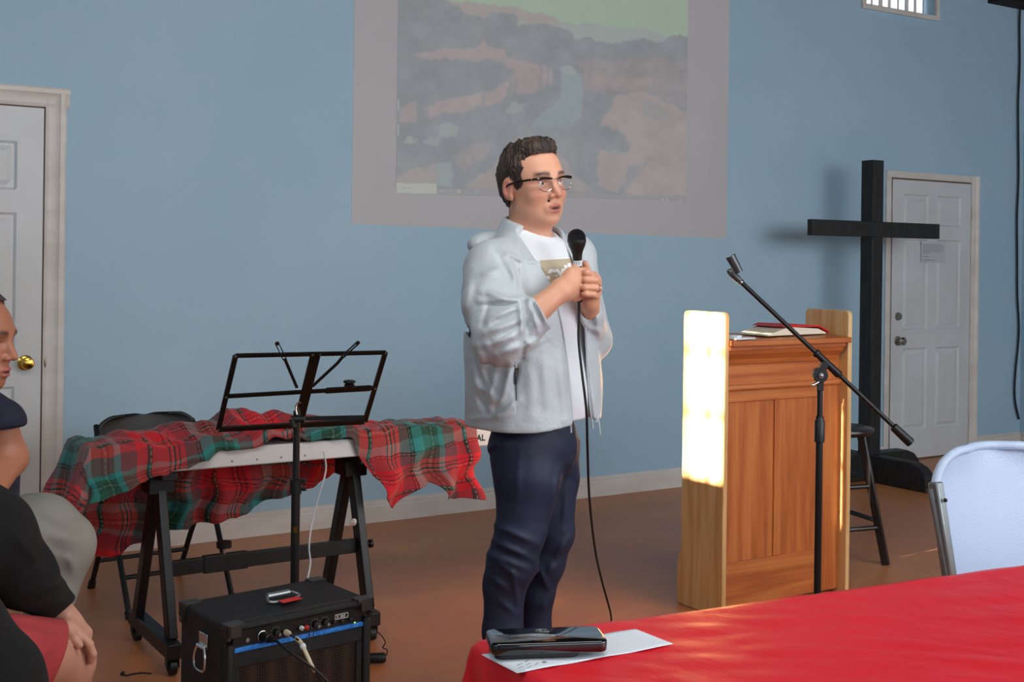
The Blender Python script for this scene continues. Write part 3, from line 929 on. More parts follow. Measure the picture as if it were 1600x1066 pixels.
def foot(a, b, w, hh):
    a = np.array(a, float); b = np.array(b, float); d = b - a; L = np.linalg.norm(d); d /= L
    mb = MB(); n = np.array((-d[1], d[0], 0))
    mb.prism([(0, 0), (L, 0), (L, hh * .55), (L - .05, hh * .85), (L - .12, hh), (.12, hh), (.05, hh * .85), (0, hh * .55)], d, Zv, a - n * w / 2 + Zv * .001, n * w)
    return fixnormals(mb.build('foot', 'blackwood', t, bevel=.006))


foot((CX - .42, CY + .02, 0), (CX + .46, CY + .02, 0), .1, .17)
foot((CX - .02, CY + .36, 0), (CX - .02, CY - .50, 0), .09, .17)

# ------------------------------------------------------------------ stool
SC = np.array((*W3(np.array((1.50, 5.78, 0)))[:2], 0)); SC = W3(np.array((1.553, 5.75, 0.)))
t = thing('round_stool', (SC[0], SC[1], 0), 'black wooden stool with round seat half hidden behind the lectern', 'stool')
mb = MB(); mb.lathe(SC + Zv * .595, Zv, [(0, .14), (.006, .155), (.02, .165), (.03, .163), (.036, .15), (.034, .0)], 32); mb.build('seat', 'stoolblack', t, smooth=40)
A0 = radians(-57)
ends = []
for k in range(4):
    a = A0 + k * pi / 2
    top = SC + np.array((cos(a) * .105, sin(a) * .105, .60)); bot = SC + np.array((cos(a) * .225, sin(a) * .225, .001))
    ends.append((top, bot))
    mb = MB(); mb.bar(bot, top, .036, .036, up=(cos(a), sin(a), 0)); mb.build('leg', 'stoolblack', t, bevel=.004)
for k in range(4):
    for zz in ((.17, .36) if k % 2 else (.2, .39)):
        f = 1 - zz / .6
        a = ends[k][0] * (1 - f) + ends[k][1] * f; b = ends[(k + 1) % 4][0] * (1 - f) + ends[(k + 1) % 4][1] * f
        mb = MB(); mb.cyl(a, b, .011, n=10); mb.build('stretcher', 'stoolblack', t)

# ------------------------------------------------------------------ boom microphone stand
MZ = 3.9
B0 = P(1279, 905, MZ); B0[2] = 0; PT = P(1281.5, 592, MZ)
B0 = np.array((PT[0], PT[1], 0))
t = thing('microphone_stand', B0, 'empty black boom microphone stand slanting across the front of the lectern', 'microphone stand')
mb = MB(); mb.cyl(B0 + Zv * .03, B0 + Zv * (PT[2] - .12), .0115); mb.build('pole', 'black', t, smooth=40)
mb = MB(); mb.lathe(B0 + Zv * (PT[2] - .205), Zv, [(0, .0115), (.003, .0165), (.07, .0165), (.075, .0125), (.085, .0125)]); mb.build('height_clutch', 'black', t, smooth=40)
mb = MB(); mb.cyl(B0 + Zv * (PT[2] - .13), B0 + Zv * (PT[2] - .03), .009); mb.build('inner_pole', 'black', t, smooth=40)
bA, bB = P(1157, 440, MZ + .02), P(1417, 686, MZ - .02)
PC = P(1290, 566, MZ - .012)
bd = (bB - bA) / np.linalg.norm(bB - bA)
mb = MB(); mb.cyl(bA, bB, .0075); mb.build('boom_arm', 'black', t, smooth=40)
mb = MB(); m0 = bA + bd * np.dot(PC - bA, bd); mb.lathe(m0 - bd * .045, bd, [(0, .009), (.003, .0135), (.012, .0135), (.014, .011), (.09, .0125), (.105, .0135), (.11, .009)]); mb.build('boom_sleeve', 'black', t, smooth=40)
cd = W3(np.array((0, -1., 0)))
jc = P(1281, 586, MZ)
mb = MB(); mb.cyl(jc - cd * .014, jc + cd * .014, .024); mb.bar(jc, m0, .022, .03, up=cd); mb.bar(jc, jc - Zv * .05, .022, .02, up=cd); mb.build('swivel_joint', 'black', t, bevel=.002)
mb = MB(); mb.cyl(jc + cd * .014, jc + cd * .020, .008); mb.ell(jc + cd * .02, .007); mb.build('joint_bolt', 'chrome', t, smooth=60)
wn = P(1270, 602, MZ - .02); mb = MB(); mb.cyl(P(1279, 597, MZ - .01), wn, .004); mb.ell(wn, .006); mb.build('wing_screw', 'chrome', t, smooth=60)
mb = MB(); mb.lathe(P(1395, 666, MZ - .02), bd, [(0, .009), (.003, .014), (.072, .0155), (.078, .0145), (.08, .006)]); mb.build('counterweight', 'rubber', t, smooth=40)
mb = MB(); mb.lathe(bA + bd * .003, -bd, [(0, .0095), (.004, .0095), (.0045, .0085), (.014, .011), (.04, .0115), (.052, .0095), (.058, .006)]); mb.build('clip_base', 'clip', t, smooth=40)
mb = MB(); mb.cyl(bA + bd * .006, bA + bd * .001, .0102); mb.build('thread_ring', 'chrome', t, smooth=40)
k0 = P(1141, 425, MZ + .02)
k1 = P(1146, 405, MZ + .02)
ax = np.asarray(W3(C(1156, 424, MZ) - C(1143, 400, MZ))); ax /= np.linalg.norm(ax)
su, sv, _ = basis(ax)
mb = MB(); mb.bar(P(1143, 430, MZ + .02), P(1147, 418, MZ + .02), .012, .016); 
cc = P(1148, 413, MZ + .02); N = 14; V = []; Fs = []
for tt, rr in ((-.03, .0165), (.03, .0135)):
    for q in (0, .0035):
        for k in range(N + 1):
            a = radians(-150 + 300 * k / N) + pi
            V.append(cc + ax * tt + (su * cos(a) + sv * sin(a)) * (rr - q))
n1 = N + 1
for k in range(N):
    Fs += [(k, k + 1, 2 * n1 + k + 1, 2 * n1 + k), (n1 + k, 3 * n1 + k, 3 * n1 + k + 1, n1 + k + 1), (k, n1 + k, n1 + k + 1, k + 1), (2 * n1 + k, 2 * n1 + k + 1, 3 * n1 + k + 1, 3 * n1 + k)]
Fs += [(0, 2 * n1, 3 * n1, n1), (N, n1 + N, 3 * n1 + N, 2 * n1 + N)]
mb.add(V, Fs); fixnormals(mb.build('microphone_clip', 'clip', t, smooth=40))
for k in range(3):
    a = radians(40 + 120 * k); e = B0 + np.array((cos(a) * .30, sin(a) * .30, .02)); 
    mb = MB(); mb.cyl(B0 + Zv * .13 + (e - B0) * .06, e, .009, n=10); lg = mb.build('leg', 'black', t)
    mb = MB(); mb.cyl(e - (e - B0) * .06 - Zv * 0, e, .014, n=12); f = mb.build('rubber_foot', 'rubber', lg)
mb = MB(); mb.lathe(B0 + Zv * .09, Zv, [(0, .016), (.002, .022), (.07, .022), (.075, .014)]); mb.build('leg_collar', 'black', t, smooth=40)

# ------------------------------------------------------------------ white folding chair
ca = radians(-6.5); CR = RZ(ca)
cc = W3(np.array((1.405, 3.42, 0.)))
t = thing('folding_chair', (cc[0], cc[1], 0), 'white plastic folding chair with grey metal frame behind the red table', 'chair')


def cl(x, y, z): return CR @ np.array((x, y, z)) + np.array((cc[0], cc[1], 0))


def rr_shell(w0, w1, z0, z1, r, bow, tilt, th, y0=0, nn=60):
    """curved plastic back: outline with round top corners, bowed away from the sitter"""
    G = []
    out = []
    for j in range(nn + 1):
        s_ = sin(pi / 2 * j / nn); z = z0 + (z1 - z0) * s_
        hw = w0 + (w1 - w0) * s_
        dz = z - (z1 - r)
        if dz > 0: hw -= r * 1.15 * (1 - sqrt(max(0, 1 - (dz / r) ** 2)))
        dz = (z0 + r * .5) - z
        if dz > 0: hw -= r * .5 * (1 - sqrt(max(0, 1 - (dz / (r * .5)) ** 2)))
        out.append((hw, z))
    for hw, z in out:
        G.append([(hw * i, y0 + bow * (1 - i * i) + tilt * (z - z0), z) for i in np.linspace(-1, 1, 33)])
    return np.array(G), out


G, out = rr_shell(.205, .245, .50, .880, .13, .035, .16, .012)
Gw = G @ CR.T + np.array((cc[0], cc[1], 0))
mb = MB(); mb.grid(Gw); mb.build('backrest', 'plastic_white', t, smooth=60, solid=.006)
rim = [cl(*G[j][0]) for j in range(12, len(G), 2)] + [cl(*G[-1][i]) for i in range(1, 32, 2)] + [cl(*G[j][-1]) for j in range(len(G) - 1, 11, -2)]
V = []; mb = MB()
mb.tube(rim, .013, 10); mb.build('backrest_rim', 'plastic_white', t, smooth=60)
for s_ in (-1, 1):
    a = cl(s_ * .238, .052, .78); b = cl(s_ * .215, -.03, .42); c_ = cl(s_ * .215, -.24, .001)
    mb = MB(); mb.tube([a, b, c_], .0125, 12); lg = mb.build('leg', 'silver', t)
    mb = MB(); mb.bar(cl(s_ * .232, .045, .80), cl(s_ * .216, -.015, .46), .036, .026, up=CR @ np.array((1., 0, 0))); mb.build('side_rail', 'silver', lg, bevel=.005)
    mb = MB(); q = cl(s_ * .229, .022, .755); mb.cyl(q - CR @ np.array((0, .010, 0)), q - CR @ np.array((0, .0145, 0)), .0055); mb.build('rivet', 'rubber', lg)
    mb = MB(); mb.tube([cl(s_ * .2, -.2, .43), cl(s_ * .2, .17, .001)], .0125, 12); mb.build('leg', 'silver', t)
mb = MB(); G2 = [[cl(.215 * i * (1 - .1 * max(0, j - .7)), -.30 + .36 * j, .445 - .012 * (1 - i * i) * sin(pi * j)) for i in np.linspace(-1, 1, 15)] for j in np.linspace(0, 1, 12)]
mb.grid(G2); mb.build('seat', 'plastic_white', t, smooth=60, solid=.02)

# ------------------------------------------------------------------ table, tablecloth, paper, device
TA = radians(-6.5); TR = RZ(TA); e1 = TR @ X; e2 = TR @ Y
TC = np.array((1.075, 1.785, 0.))       # far-left corner


def tp(a, b, z): return TC + e1 * a - e2 * b + Zv * z


t = thing('folding_table', tp(1.2, .38, 0), 'long table hidden under a red plastic cloth in the right foreground', 'table')
mb = MB(); mb.box((0, -.74, 0), (2.4, 0, .025), TR, tp(0, 0, .712)); mb.build('tabletop', 'plastic_white', t, bevel=.005)
for a, b in ((.25, .08), (.25, .66), (2.15, .08), (2.15, .66)):
    mb = MB(); mb.cyl(tp(a, b, .001), tp(a, b, .713), .0125); mb.build('leg', 'silver', t)
L_, D_ = 2.4, .74; OV = .24
na, nb_ = 190, 90
aa = np.linspace(-OV, L_ + OV, na); bb = np.linspace(-OV, D_ + OV, nb_)
A_, B_ = np.meshgrid(aa, bb, indexing='ij')
ex = np.where(A_ < 0, A_, np.where(A_ > L_, A_ - L_, 0)); ey = np.where(B_ < 0, B_, np.where(B_ > D_, B_ - D_, 0))
Lh = np.sqrt(ex ** 2 + ey ** 2) + 1e-9
ang = np.arctan2(ey, ex)
per = A_ * 9 + B_ * 11
fl_ = (.10 + .07 * np.sin(per * 1.7) + .05 * np.sin(per * 3.1 + 1) + .38 * (np.minimum(np.abs(ex), np.abs(ey)) / Lh))
of = Lh * fl_ + .006 * (1 - np.exp(-Lh / .01)); 
pa = np.clip(A_, 0, L_) + ex / Lh * of; pb = np.clip(B_, 0, D_) + ey / Lh * of
pz = .745 - np.sqrt(np.maximum(Lh ** 2 - (Lh * fl_) ** 2, 0)) * 1.0
inn = (Lh < 1e-6)
wr = .0016 * np.sin(A_ * 17 + 3 * np.sin(B_ * 5)) * np.sin(B_ * 23 + 2 * np.sin(A_ * 4)) + .0012 * np.sin((A_ * .8 - B_) * 48 + 2.5 * np.sin(A_ * 7)) * (np.sin(A_ * 3 + 1) > -.2)
pz = pz + np.where(inn, np.abs(wr), 0) + .0015
Gt = TC + pa[..., None] * e1 - pb[..., None] * e2 + pz[..., None] * Zv
mb = MB(); mb.grid(Gt)
tag(mb.build('tablecloth', 'redcloth', smooth=180, solid=.0015), 'shiny red plastic tablecloth draped over the table in the right foreground', 'tablecloth')

pz0 = .7495
pc = [FL(752, 1024, pz0), FL(808, 1053, pz0), FL(1052, 1009, pz0), FL(993, 984, pz0)]
t = thing('printed_sheet', (sum(pc) / 4), 'sheet of white paper under the glossy black device on the red table', 'paper')
N1, N2 = 20, 12
Gp = [[(pc[0] * (1 - i) + pc[3] * i) * (1 - j) + (pc[1] * (1 - i) + pc[2] * i) * j + Zv * (.0008 + .003 * max(0, i - .85) ** 1 * 4 * j + .0012 * sin(i * 9) ** 2) for i in np.linspace(0, 1, N1)] for j in np.linspace(0, 1, N2)]
mb = MB(); mb.grid(Gp); mb.build('sheet', 'paper', t, smooth=60, solid=.0004)
up_ = (pc[3] - pc[0]); vp_ = (pc[1] - pc[0])


def pp(i, j, z=.0052): return (pc[0] * (1 - i) + pc[3] * i) * (1 - j) + (pc[1] * (1 - i) + pc[2] * i) * j + Zv * z


mb = MB()
for i, j, r in ((.21, .80, .004), (.235, .62, .0035)):
    q = pp(i, j, .0028); mb.cyl(q, q + Zv * .0002, r, n=14)
for k in range(7):
    i0 = .12 + .04 * (k % 2); mb.bar(pp(.02 + .02 * k, .97 - .02 * k - .5 * (k % 3) * .2, .0024), pp(.06 + .02 * k, .95 - .03 * k - .5 * (k % 3) * .2, .0026), .0012, .0002)
mb.build('printed_marks', 'greyink', t, smooth=0)
# device
dz = .7525
c0, c1, c2, c3 = FL(769, 1009, .778), FL(954, 1003, .778), FL(931, 978, .778), FL(757, 984, .778)
dx_ = ((c1 - c0) + (c2 - c3)) / 2; dl = np.linalg.norm(dx_); dx_ /= dl; dy_ = np.cross(Zv, dx_); dw = abs(np.dot(c3 - c0, dy_))
dc = (c0 + c1 + c2 + c3) / 4
t = thing('handheld_device', (dc[0], dc[1], dz), 'slim glossy black electronic device lying on the white sheet on the red table', 'device')


def rrect(w, h, r, n=6):
    o = []
    for cx, cy, a0 in ((w / 2 - r, h / 2 - r, 0), (-w / 2 + r, h / 2 - r, 90), (-w / 2 + r, -h / 2 + r, 180), (w / 2 - r, -h / 2 + r, 270)):
        o += [(cx + r * cos(radians(a0 + 90 * k / n)), cy + r * sin(radians(a0 + 90 * k / n))) for k in range(n + 1)]
    return o


def slab(mb, c, z0, z1, w, h, r, bev):
    rings = [(z0, bev), (z0 + bev * .4, bev * .3), (z0 + bev, 0), (z1 - bev, 0), (z1 - bev * .4, bev * .3), (z1, bev)]
    V = []; n = None
    for z, ins in rings:
        pl = rrect(w - 2 * ins, h - 2 * ins, r - ins * .5); n = len(pl)
        V += [np.array((c[0], c[1], 0)) + dx_ * a + dy_ * b + Zv * z for a, b in pl]
    Fs = [tuple(range(n - 1, -1, -1)), tuple((len(rings) - 1) * n + k for k in range(n))]
    for i in range(len(rings) - 1):
        Fs += [(i * n + k, i * n + (k + 1) % n, (i + 1) * n + (k + 1) % n, (i + 1) * n + k) for k in range(n)]
    mb.add(V, Fs)


mb = MB(); slab(mb, dc, .760, .779, dl, dw, .014, .003); mb.build('shell', 'device', t, smooth=50)
mb = MB(); slab(mb, dc - dx_ * .02, dz, .760, dl * .72, dw * .86, .012, .001); mb.build('base_plate', 'device2', t, smooth=50)
mb = MB()
ec = dc - dx_ * .0; ec = np.array((ec[0], ec[1], .7793)) + dy_ * .022 - dx_ * .002
mb.tube([ec + dx_ * (.012 * cos(a)) + dy_ * (.008 * sin(a)) for a in np.linspace(radians(40), radians(330), 16)], .0006, 6)
mb.tube([ec + dx_ * (.006 * cos(a)) + dy_ * (.004 * sin(a)) for a in np.linspace(0, 2 * pi, 12)], .0005, 6)
mb.build('logo_mark', 'silver', t)
# ------------------------------------------------------------------ amplifier
AA = radians(7.2); AR = RZ(AA); a1 = AR @ X; a2 = AR @ Y
AO = np.array((1.068, 3.0, 0.)); AW, AD, AH = .435, .285, .45


def ap(a, b, z): return AO + a1 * a + a2 * b + Zv * z


def on_front(px, py, off=0.):          # ray against the amp's front plane -> (a, z)
    r = P(px, py, 1.0) - np.array((0, 0, HC)); n = a2
    tt = (np.dot(n, ap(0, off, 0) - np.array((0, 0, HC)))) / np.dot(n, r)
    q = np.array((0, 0, HC)) + r * tt
    return np.dot(q - AO, a1), q[2]


t = thing('guitar_amplifier', ap(AW / 2, AD / 2, 0), 'scuffed black combo amplifier with blue stripe and plugged cables on the floor', 'amplifier')
mb = MB()
rb = .018
mb.box((0, .035, .012), (AW, AD, AH), AR, AO)
mb.box((0, 0, AH - .019), (AW, .036, AH), AR, AO); mb.box((0, 0, .012), (AW, .036, .04), AR, AO)
mb.box((0, 0, .03), (.022, .036, AH - .05), AR, AO); mb.box((AW - .022, 0, .03), (AW, .036, AH - .05), AR, AO)
mb.build('cabinet', 'tolex', t, bevel=.009)
za, zb = .352, .394
mb = MB(); mb.box((.022, .018, .38), (AW - .022, .03, AH - .018), AR, AO); mb.build('control_panel', 'amp_panel', t, smooth=0)
mb = MB(); mb.box((.022, .010, .376), (AW - .022, .020, .387), AR, AO); mb.build('stripe', 'blue_strip', t, smooth=0, bevel=.001)
mb = MB(); mb.box((.022, .013, .335), (AW - .022, .03, .3755), AR, AO); mb.box((.022, .013, .04), (.04, .03, .335), AR, AO); mb.box((AW - .04, .013, .04), (AW - .022, .03, .335), AR, AO); mb.build('baffle', 'tolex', t, bevel=.003)


def grille_mat():
    nt = NT('perforated_black_steel'); b = nt.b
    tc = nt.n('ShaderNodeTexCoord'); vo = nt.n('ShaderNodeTexVoronoi'); vo.inputs['Scale'].default_value = 140; vo.inputs['Randomness'].default_value = .15
    nt.l(tc.outputs['Object'], vo.inputs['Vector'])
    r = ramp(nt, vo.outputs['Distance'], [(.35, '050505'), (.5, '3a2c22')])
    nt.l(r.outputs[0], b.inputs['Base Color']); b.inputs['Roughness'].default_value = .4; b.inputs['Metallic'].default_value = .4
    return nt.m


M['grille'] = grille_mat()
mb = MB(); mb.box((.04, .02, .04), (AW - .04, .028, .335), AR, AO); mb.build('speaker_grille', 'grille', t, smooth=0)
for k, (px, py) in enumerate(((431, 988), (492, 975), (507, 972))):
    a, z = on_front(px, py, .018); a = min(max(a, .03), AW - .03)
    mb = MB(); q = ap(a, .018, z - .0); mb.lathe(q, -a2, [(0, .0095), (.003, .0085), (.012, .0075), (.013, .0)], 18); kn = mb.build('knob', 'rubber', t)
    mb = MB(); q2 = ap(a + .006, .0045, z - .005); mb.cyl(q2 + a2 * .001, q2, .0042, n=12); mb.build('knob_cap', 'silver', kn)
    mb = MB()
    for j in range(9):
        an = radians(-40 + 260 * j / 8); q = ap(a + .0135 * cos(an), .0178, z + .0135 * sin(an)); mb.cyl(q, q - a2 * .0004, .0009, n=6)
    mb.build('dial_marks', 'white_trim', t, smooth=0)
for px, py in ((386, 1000),):
    a, z = on_front(px, py, .018); q = ap(max(a, .03), .0175, z); mb = MB(); mb.cyl(q, q - a2 * .004, .0055, n=14); mb.build('knob', 'silver', t)
for px, py in ((521, 972), (533, 970), (546, 967)):
    a, z = on_front(px, py, .018); q = ap(a, .018, z); mb = MB(); mb.lathe(q, -a2, [(0, .006), (.002, .006), (.010, .0045), (.011, 0)], 14); mb.build('small_knob', 'device2', t)
a, z = on_front(554, 973, .018); q = ap(a, .017, z); mb = MB(); mb.ell(q, .0022, nu=10, nv=6); mb.build('power_light', 'led', t)
a, z = on_front(410, 994, .018); mb = MB(); q = ap(a, .017, z); mb.tube([q + a1 * (.013 * cos(w)) + Zv * (.013 * sin(w)) for w in np.linspace(0, 2 * pi, 25)[:-1]], .0012, 6, closed=True); mb.build('input_jack', 'chrome', t)
a, z = on_front(533, 963, .018)
mb = MB(); qa = ap(a - .020, .0175, z - .003)
mb.box((0, -.0006, 0), (.042, 0, .0018), AR, qa - Zv * .004); mb.box((0, -.0006, .0125), (.042, 0, .0143), AR, qa - Zv * .004); mb.box((0, -.0006, 0), (.0015, 0, .0143), AR, qa - Zv * .004); mb.box((.0405, -.0006, 0), (.042, 0, .0143), AR, qa - Zv * .004)
add_text(mb, 'X 360', .0115, qa + a1 * .004 - Zv * .0005, a1, Zv, -a2, .0003)
mb.build('model_badge', 'white_trim', t, smooth=0)
# corner protectors
for (a, b) in ((0, 0), (AW, 0), (0, AD), (AW, AD)):
    mb = MB(); sa = 1 if a == 0 else -1; sb = 1 if b == 0 else -1
    lo = lambda u, v: (min(u, v), max(u, v))
    for da, db, z0, z1 in ((.046, .036, AH - .006, AH + .0035),):
        x0, x1 = lo(a - sa * .003, a + sa * da); y0, y1 = lo(b - sb * .003, b + sb * db)
        mb.prism([(x0, y0), (x1, y0), (x1, y1), (x0, y1)] if True else [], a1, a2, AO + Zv * z0, Zv * (z1 - z0))
    x0, x1 = lo(a - sa * .004, a + sa * .006); y0, y1 = lo(b - sb * .004, b + sb * .034); mb.box((x0, y0, AH - .036), (x1, y1, AH + .003), AR, AO)
    x0, x1 = lo(a - sa * .004, a + sa * .036); y0, y1 = lo(b - sb * .004, b + sb * .005); mb.box((x0, y0, AH - .030), (x1, y1, AH + .003), AR, AO)
    for j in range(3):
        x0, x1 = lo(a - sa * .0055, a - sa * .003); y0 = b + sb * (.008 + .009 * j); mb.box((x0, min(y0, y0 + .003), AH - .052), (x1, max(y0, y0 + .004), AH - .008), AR, AO)
    mb.build('corner_protector', 'protector', t, bevel=.003)
# top handle with red tape, side drop handle
tz = AH + .001
hc = FL(440, 938, AH)
mb = MB(); mb.tube(spline([hc + (q - hc) * 1.3 for q in [hc - a1 * .03 + Zv * .012 + a2 * .006, hc - a1 * .036 + Zv * .005 - a2 * .012, hc - a1 * .015 + Zv * .004 - a2 * .02, hc + a1 * .02 + Zv * .004 - a2 * .018, hc + a1 * .04 + Zv * .006 - a2 * .004, hc + a1 * .028 + Zv * .012 + a2 * .010]], 5), .0038, 8)
hd = mb.build('top_handle', 'silver', t)
mb = MB(); mb.tube([hc - a1 * .039 + Zv * .015 + a2 * .010, hc + a1 * .030 + Zv * .015 + a2 * .013], .0080, 10); mb.build('handle_sleeve', 'silver', hd)
mb = MB(); mb.box((-.002, -.020, 0), (.062, .006, .0018), RZ(AA + .12), FL(437, 945, AH) + Zv * .008 - a1 * .0); mb.build('tape', 'red_tape', hd, bevel=.0005)
sp = P(315, 1008, 3.18); sb_ = np.dot(sp - AO, a2); sb_ = .135
hz = .392
mb = MB(); mb.box((-.006, sb_ - .024, hz - .028), (-.001, sb_ + .024, hz + .012), AR, AO); mb.cyl(ap(-.009, sb_ - .024, hz - .024), ap(-.009, sb_ + .024, hz - .024), .006); mb.build('handle_plate', 'chrome', t, bevel=.002)
mb = MB(); mb.tube(spline([ap(-.011, sb_ - .022, hz - .025), ap(-.014, sb_ - .032, hz - .055), ap(-.014, sb_ - .022, hz - .082), ap(-.014, sb_ + .022, hz - .082), ap(-.014, sb_ + .032, hz - .055), ap(-.011, sb_ + .022, hz - .025)], 6), .0038, 10); mb.build('side_handle', 'chrome', t)
for (a, b) in ((.04, .04), (AW - .04, .04), (.04, AD - .04), (AW - .04, AD - .04)):
    mb = MB(); mb.cyl(ap(a, b, .0), ap(a, b, .014), .014, n=14); mb.build('rubber_foot', 'rubber', t)

# cables plugged in the amp
def plugged(name, m1, pxy, rad, pts, label, plug, plen, prad, sleeve=None):
    a, z = on_front(pxy[0], pxy[1], .018)
    q = ap(a, .017, z)
    P_ = [P(x, y, zz) for x, y, zz in pts]
    root = thing(name, q, label, 'cable')
    d = P_[0] - q; d /= np.linalg.norm(d)
    mb = MB(); mb.lathe(q, d, [(0, prad * .9), (.004, prad), (plen * .55, prad), (plen * .6, prad * .75), (plen, prad * .5)], 16); mb.build('plug', plug, root, smooth=40)
    mb = MB(); mb.tube(spline([q + d * plen * .9] + P_, 8), rad, 8); mb.build('cord', m1, root)
    if sleeve: sleeve(root, q, d, P_)


plugged('instrument_cable', 'cable_black', (411, 995), .0035, [(433, 1003, 3.14), (452, 1018, 3.10), (478, 1036, 3.08), (505, 1058, 3.08), (530, 1090, 3.1)], 'black cable plugged into the leftmost socket of the amplifier', 'rubber', .05, .0115)


def slv(root, q, d, P_):
    mb = MB(); mb.tube(spline([P(463, 998, 3.135), P(471, 1006, 3.115), P(480, 1025, 3.09), P(489, 1044, 3.085), P(493, 1050, 3.085)], 5), [.0062 - .00010 * k for k in range(21)], 10); mb.build('cream_sleeve', 'cream_plug', root)
    mb = MB(); mb.cyl(P(472.5, 1008, 3.11), P(474.5, 1013, 3.105), .0078); mb.build('white_band', 'white_tape', root)


plugged('guitar_cable', 'cable_black', (446, 988), .003, [(463, 998, 3.13), (471, 1006, 3.115), (480, 1025, 3.09), (489, 1044, 3.085), (500, 1062, 3.085), (508, 1085, 3.1)], 'cable with a cream right angle plug in the amplifier front', 'cream_plug', .052, .0085, slv)
plugged('audio_cable', 'cable_black', (470, 981), .0013, [(483, 990, 3.15), (482, 1010, 3.13), (481, 1040, 3.12), (482, 1085, 3.12)], 'thin cable with a white plug in the amplifier front', 'white_tape', .028, .0062)
plugged('audio_cable', 'cable_black', (478, 980), .0013, [(490, 988, 3.17), (484, 1006, 3.145), (482, 1040, 3.128), (483, 1085, 3.128)], 'thin cable with a red plug in the amplifier front', 'red_tape', .026, .006)
# adaptor behind the amp
q = FL(602, 1028, .02)
t = thing('power_adaptor', (q[0], q[1], 0), 'black cylindrical plug with thin wire on the floor right of the amplifier', 'adaptor')
d = np.array((.72, -.35, .0)); d /= np.linalg.norm(d)
mb = MB(); mb.lathe(q - d * .075 + Zv * .0, d, [(0, .012), (.01, .017), (.07, .018), (.078, .012)], 18); mb.build('plug_body', 'rubber', t, smooth=40)
mb = MB(); mb.tube(spline([P(588, 985, 3.78), P(598, 996, 3.8), P(602, 1005, 3.8), P(598, 1012, 3.8), P(605, 1016, 3.8), P(604, 1024, 3.82)], 6), .0018, 8); mb.build('wire', 'cable_black', t)

# ------------------------------------------------------------------ keyboard and its stand
KX0, KX1, KY0, KY1, KZ0, KZ1 = .98, 2.50, 4.06, 4.36, .668, .735
t = thing('electric_piano', ((KX0 + KX1) / 2, (KY0 + KY1) / 2, KZ0), 'white electric piano lying on the black stand under the tartan blanket', 'keyboard')
mb = MB(); mb.box((KX0, KY0, KZ0), (KX1, KY1, KZ1)); mb.build('case', 'key_white', t, bevel=.006)
mb = MB(); add_text(mb, 'DIGITAL', .034, (KX1 - .155, KY0, KZ1 - .045), X, Zv, -Y, .0012); mb.build('lettering', 'ink', t, smooth=0)
for k in range(4):
    mb = MB(); mb.cyl((1.45 + .09 * k, KY0 - .0008, KZ0 + .02), (1.45 + .09 * k, KY0 + .001, KZ0 + .02), .004, n=10); mb.build('screw', 'silver', t)

t = thing('keyboard_stand', (1.6, 4.22, 0), 'black steel keyboard stand on casters under the tartan blanket', 'stand')
SX = (1.235, 1.965)
for i, x in enumerate(SX):
    yf, yb, zt, zb_ = 4.01, 4.43, KZ0 - .03, .105
    mb = MB(); mb.bar((x, yf - .03, .085), (x, yb + .03, .085), .05, .05); mb.build('base_bar', 'black', t, bevel=.004)
    mb = MB(); mb.bar((x + .012, yf + .05, zb_), (x + .0, 4.19, zt), .032, .055, up=(0, 1, 0)); mb.build('leg', 'black', t, bevel=.004)
    mb = MB(); mb.bar((x - .012, yb - .05, zb_), (x - .0, 4.21, zt), .032, .05, up=(0, 1, 0)); mb.build('leg', 'black', t, bevel=.004)
    mb = MB(); mb.bar((x, KY0 + .0, KZ0 - .016), (x, KY1, KZ0 - .016), .055, .03); mb.box((x - .045, 4.15, KZ0 - .09), (x + .045, 4.25, KZ0 - .03)); mb.build('support_arm', 'black', t, bevel=.004)
    for y in (yf, yb):
        mb = MB(); q = np.array((x, y - .0, .06)); mb.box((-.02, -.018, -.006), (.02, .018, .001), None, q); mb.box((-.022, -.013, -.034), (-.017, .013, 0), None, q - X * .0); mb.box((.017, -.013, -.034), (.022, .013, 0), None, q)
        cst = mb.build('caster', 'black', t, bevel=.002)
        mb = MB(); mb.lathe((x - .014, y, .029), X, [(0, .020), (.003, .027), (.025, .027), (.028, .020)], 22); mb.build('wheel', 'rubber', cst, smooth=40)
        mb = MB(); mb.cyl((x - .024, y, .029), (x + .024, y, .029), .008, n=12); mb.build('axle', 'chrome', cst)
mb = MB(); mb.bar((SX[0] + .02, 4.13, .325), (SX[1] + .02, 4.13, .325), .022, .052, up=(0, 0, 1)); mb.build('crossbar', 'black', t, bevel=.003)
mb = MB(); mb.bar((SX[0] + .14, 4.13, .325), (SX[0] + .30, 4.13, .325), .028, .060); mb.build('crossbar_sleeve', 'black', t, bevel=.003)
q = np.array((SX[0] + .215, 4.13, .352)); mb = MB(); mb.cyl(q, q + Zv * .03, .005); mb.build('clamp_stem', 'chrome', t)
mb = MB(); mb.lathe(q + Zv * .02, Zv, [(0, .012), (.004, .026), (.022, .027), (.026, .022)], 18); mb.build('clamp_knob', 'rubber', t, smooth=30)
mb = MB(); mb.cyl((SX[1] + .03, 4.13, .325), (SX[1] + .052, 4.13, .325), .008); mb.lathe((SX[1] + .045, 4.13, .325), X, [(0, .01), (.003, .016), (.014, .016), (.016, .01)], 14); mb.build('clamp_knob', 'rubber', t)
q = np.array((SX[1] - .035, 4.11, .42)); mb = MB(); mb.lathe(q, -Y, [(0, .004), (.01, .004), (.011, .014), (.014, .014), (.016, 0)], 14); mb.build('washer_bolt', 'chrome', t)
for i, s_ in ((0, -1),):
    pass

